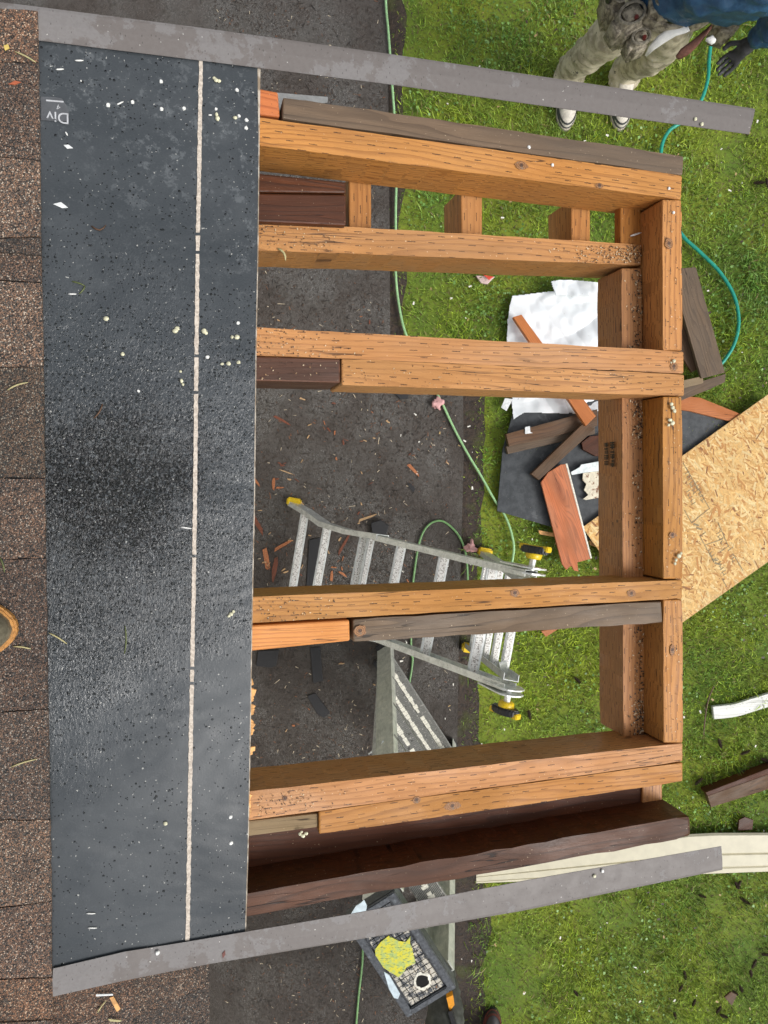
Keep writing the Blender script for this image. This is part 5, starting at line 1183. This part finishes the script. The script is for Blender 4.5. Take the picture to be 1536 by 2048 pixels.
# tool belt and pouches
tb = empty('tool_belt', V((1.12,1.9,.95)), None, None); tb.name = 'tool_belt'; tb.parent = r1; tb.matrix_parent_inverse = r1.matrix_world.inverted()
s = M('dirty_leather_pouch'); o = s.obj(); n1 = s.noise(o, 40, 5, .7); pouchm = s.fin(s.mix(s.ramp(n1, .4, .62), (.36,.32,.24), (.13,.11,.08)), .7, s.bump(n1, .4, .003))
def blob(name, c, dims, mat, parent, rot=0, nz_=.035, sub=4):
    bm = bmesh.new(); bmesh.ops.create_cube(bm, size=1); bmesh.ops.bevel(bm, geom=list(bm.edges), offset=.22, segments=3, affect='EDGES'); bmesh.ops.subdivide_edges(bm, edges=list(bm.edges), cuts=2, use_grid_fill=True)
    for v in bm.verts:
        v.co = V((v.co.x*dims[0], v.co.y*dims[1], v.co.z*dims[2])); v.co += v.co.normalized()*noise.noise(v.co*13+c*7)*nz_*min(dims)
    bmesh.ops.transform(bm, matrix=Matrix.Translation(c) @ Matrix.Rotation(rot, 4, 'Z'), verts=bm.verts)
    return finish(name, bm, mat, parent, smooth=True)
bm = bmesh.new(); pts = []
for i in range(25):
    t = 2*math.pi*i/24; pts.append(V((1.175+math.cos(t)*.185, 1.95+math.sin(t)*.14, 1.0)))
for a, b in zip(pts, pts[1:]): add_bar(bm, a, b, .012, .05)
finish('belt', bm, pouchm, tb)
def pouch(c, dims, rot):
    b_ = blob('pouch', c, dims, pouchm, tb, rot)
    bm = bmesh.new(); n_ = 18
    ring = [c+Matrix.Rotation(rot, 3, 'Z') @ V((math.cos(t)*dims[0]*.42, math.sin(t)*dims[1]*.4, dims[2]*.5)) for t in [i*2*math.pi/n_ for i in range(n_+1)]]
    add_tube(bm, ring, .006, 6, False); finish('rim', bm, flat('grey_webbing', (.2,.18,.14), .7, nz=.4), b_)
    bm = bmesh.new(); add_prism(bm, [c+(p-c)*.9 for p in ring[:-1]], V((0,0,-.004))); finish('pocket_opening', bm, flat('pouch_inside', (.025,.02,.015), .9), b_)
pouch(V((.985,1.86,.93)), (.13,.10,.2), .5); pouch(V((1.04,1.80,.90)), (.09,.07,.15), .4)
pouch(V((1.12,1.88,1.03)), (.15,.10,.12), .1); pouch(V((.93,1.95,.92)), (.07,.12,.22), .2)
pouch(V((1.42,1.90,.88)), (.09,.12,.2), -.3)
bm = bmesh.new(); add_tube(bm, [V((.90,1.93,.99)), V((.89,1.92,1.09))], .013, 8); add_bar(bm, V((.86,1.90,1.09)), V((.93,1.95,1.09)), .025, .025); finish('hammer', bm, blk, tb)
bm = bmesh.new()
for q in (V((1.0,1.84,1.04)), V((1.05,1.79,.99)), V((1.10,1.87,1.10))): add_tube(bm, [q-V((0,0,.08)), q], [.009,.008], 8)
finish('tool_handles', bm, flat('dark_red_handle', (.12,.02,.015), .4), tb)
def flap(name, pts, mat, parent, th=.003):
    A, B = [], []; bm = bmesh.new()
    P = [(G(*a), G(*b)) for a, b in pts]; rows = [[bm.verts.new(a.lerp(b, k/4)+V((0,0,.006*math.sin(k/4*3.14)))) for k in range(5)] for a, b in P]
    for r0, r1_ in zip(rows, rows[1:]):
        for k in range(4): bm.faces.new((r0[k], r0[k+1], r1_[k+1], r1_[k]))
    o_ = finish(name, bm, mat, parent, smooth=True); m_ = o_.modifiers.new('t', 'SOLIDIFY'); m_.thickness = th; return o_
flap('white_cloth', [((1289,112,.88),(1292,115,.88)),((1297,92,.93),(1308,100,.93)),((1315,72,.98),(1332,84,.98)),((1335,57,1.0),(1352,72,1.0)),((1362,48,1.02),(1372,66,1.02)),((1372,50,1.02),(1380,62,1.02))], flat('white_fabric', (.78,.78,.76), .8, nz=.06), tb)
flap('leather_flap', [((1424,50,1.06),(1421,56,1.06)),((1415,58,1.05),(1410,75,1.05)),((1385,82,1.02),(1395,92,1.02)),((1362,98,.99),(1378,108,.99)),((1353,110,.97),(1362,117,.97)),((1354,116,.96),(1356,117,.96))], flat('red_brown_leather', (.17,.07,.05), .5, nz=.25, scale=90), tb, .005)
flap('white_cloth', [((1412,76,1.04),(1410,82,1.03)),((1425,69,1.04),(1423,90,1.03)),((1432,78,1.04),(1430,86,1.03))], flat('white_fabric', (.78,.78,.76), .8, nz=.06), tb)

P2 = dict(hip=V((.34,-2.86,.92)), chest=V((.30,-2.98,1.24)), neck=V((.29,-2.98,1.45)), head=V((.28,-2.94,1.62)), face=V((-.1,.97,-.1)).normalized(),
  shL=V((.13,-2.97,1.38)), elL=V((.0,-2.82,1.14)), wrL=V((-.0,-2.62,1.02)), haL=V((.02,-2.54,.99)),
  shR=V((.48,-2.97,1.38)), elR=V((.62,-2.95,1.1)), wrR=V((.64,-3.05,.86)), haR=V((.64,-3.05,.77)),
  hpL=V((.26,-2.78,.86)), knL=V((.29,-2.46,.62)), anL=V((.24,-2.5,.14)), toL=V((.22,-2.33,.08)),
  hpR=V((.44,-2.88,.84)), knR=V((.52,-2.98,.47)), anR=V((.60,-3.14,.10)), toR=V((.60,-2.955,.06)), groundL=.03, groundR=0.0, palmR=V((-1,0,0)), palmL=V((0,0,-1)))
r2, tr2, jk2 = person('person', 'worker in dark grey trousers with orange stripe by the black ladder cap', P2, dgrey, dshirt, V((.4,-2.8,0)), (flat('black_red_boot', (.025,.022,.022), .45), flat('red_boot_panel', (.12,.03,.025), .5), blk))
bm = bmesh.new(); add_prism(bm, [G(893,1996,.735), G(906,1990,.735), G(909,2010,.735), G(899,2022,.735)], V((0,0,-.03))); ost = finish('orange_stripe', bm, flat('orange_fabric', (.75,.3,.01), .6, nz=.12), r2)
bm = bmesh.new(); add_bar(bm, G(900,2020,.735), G(912,2060,.76), .02, .03); finish('zip', bm, blk, r2)
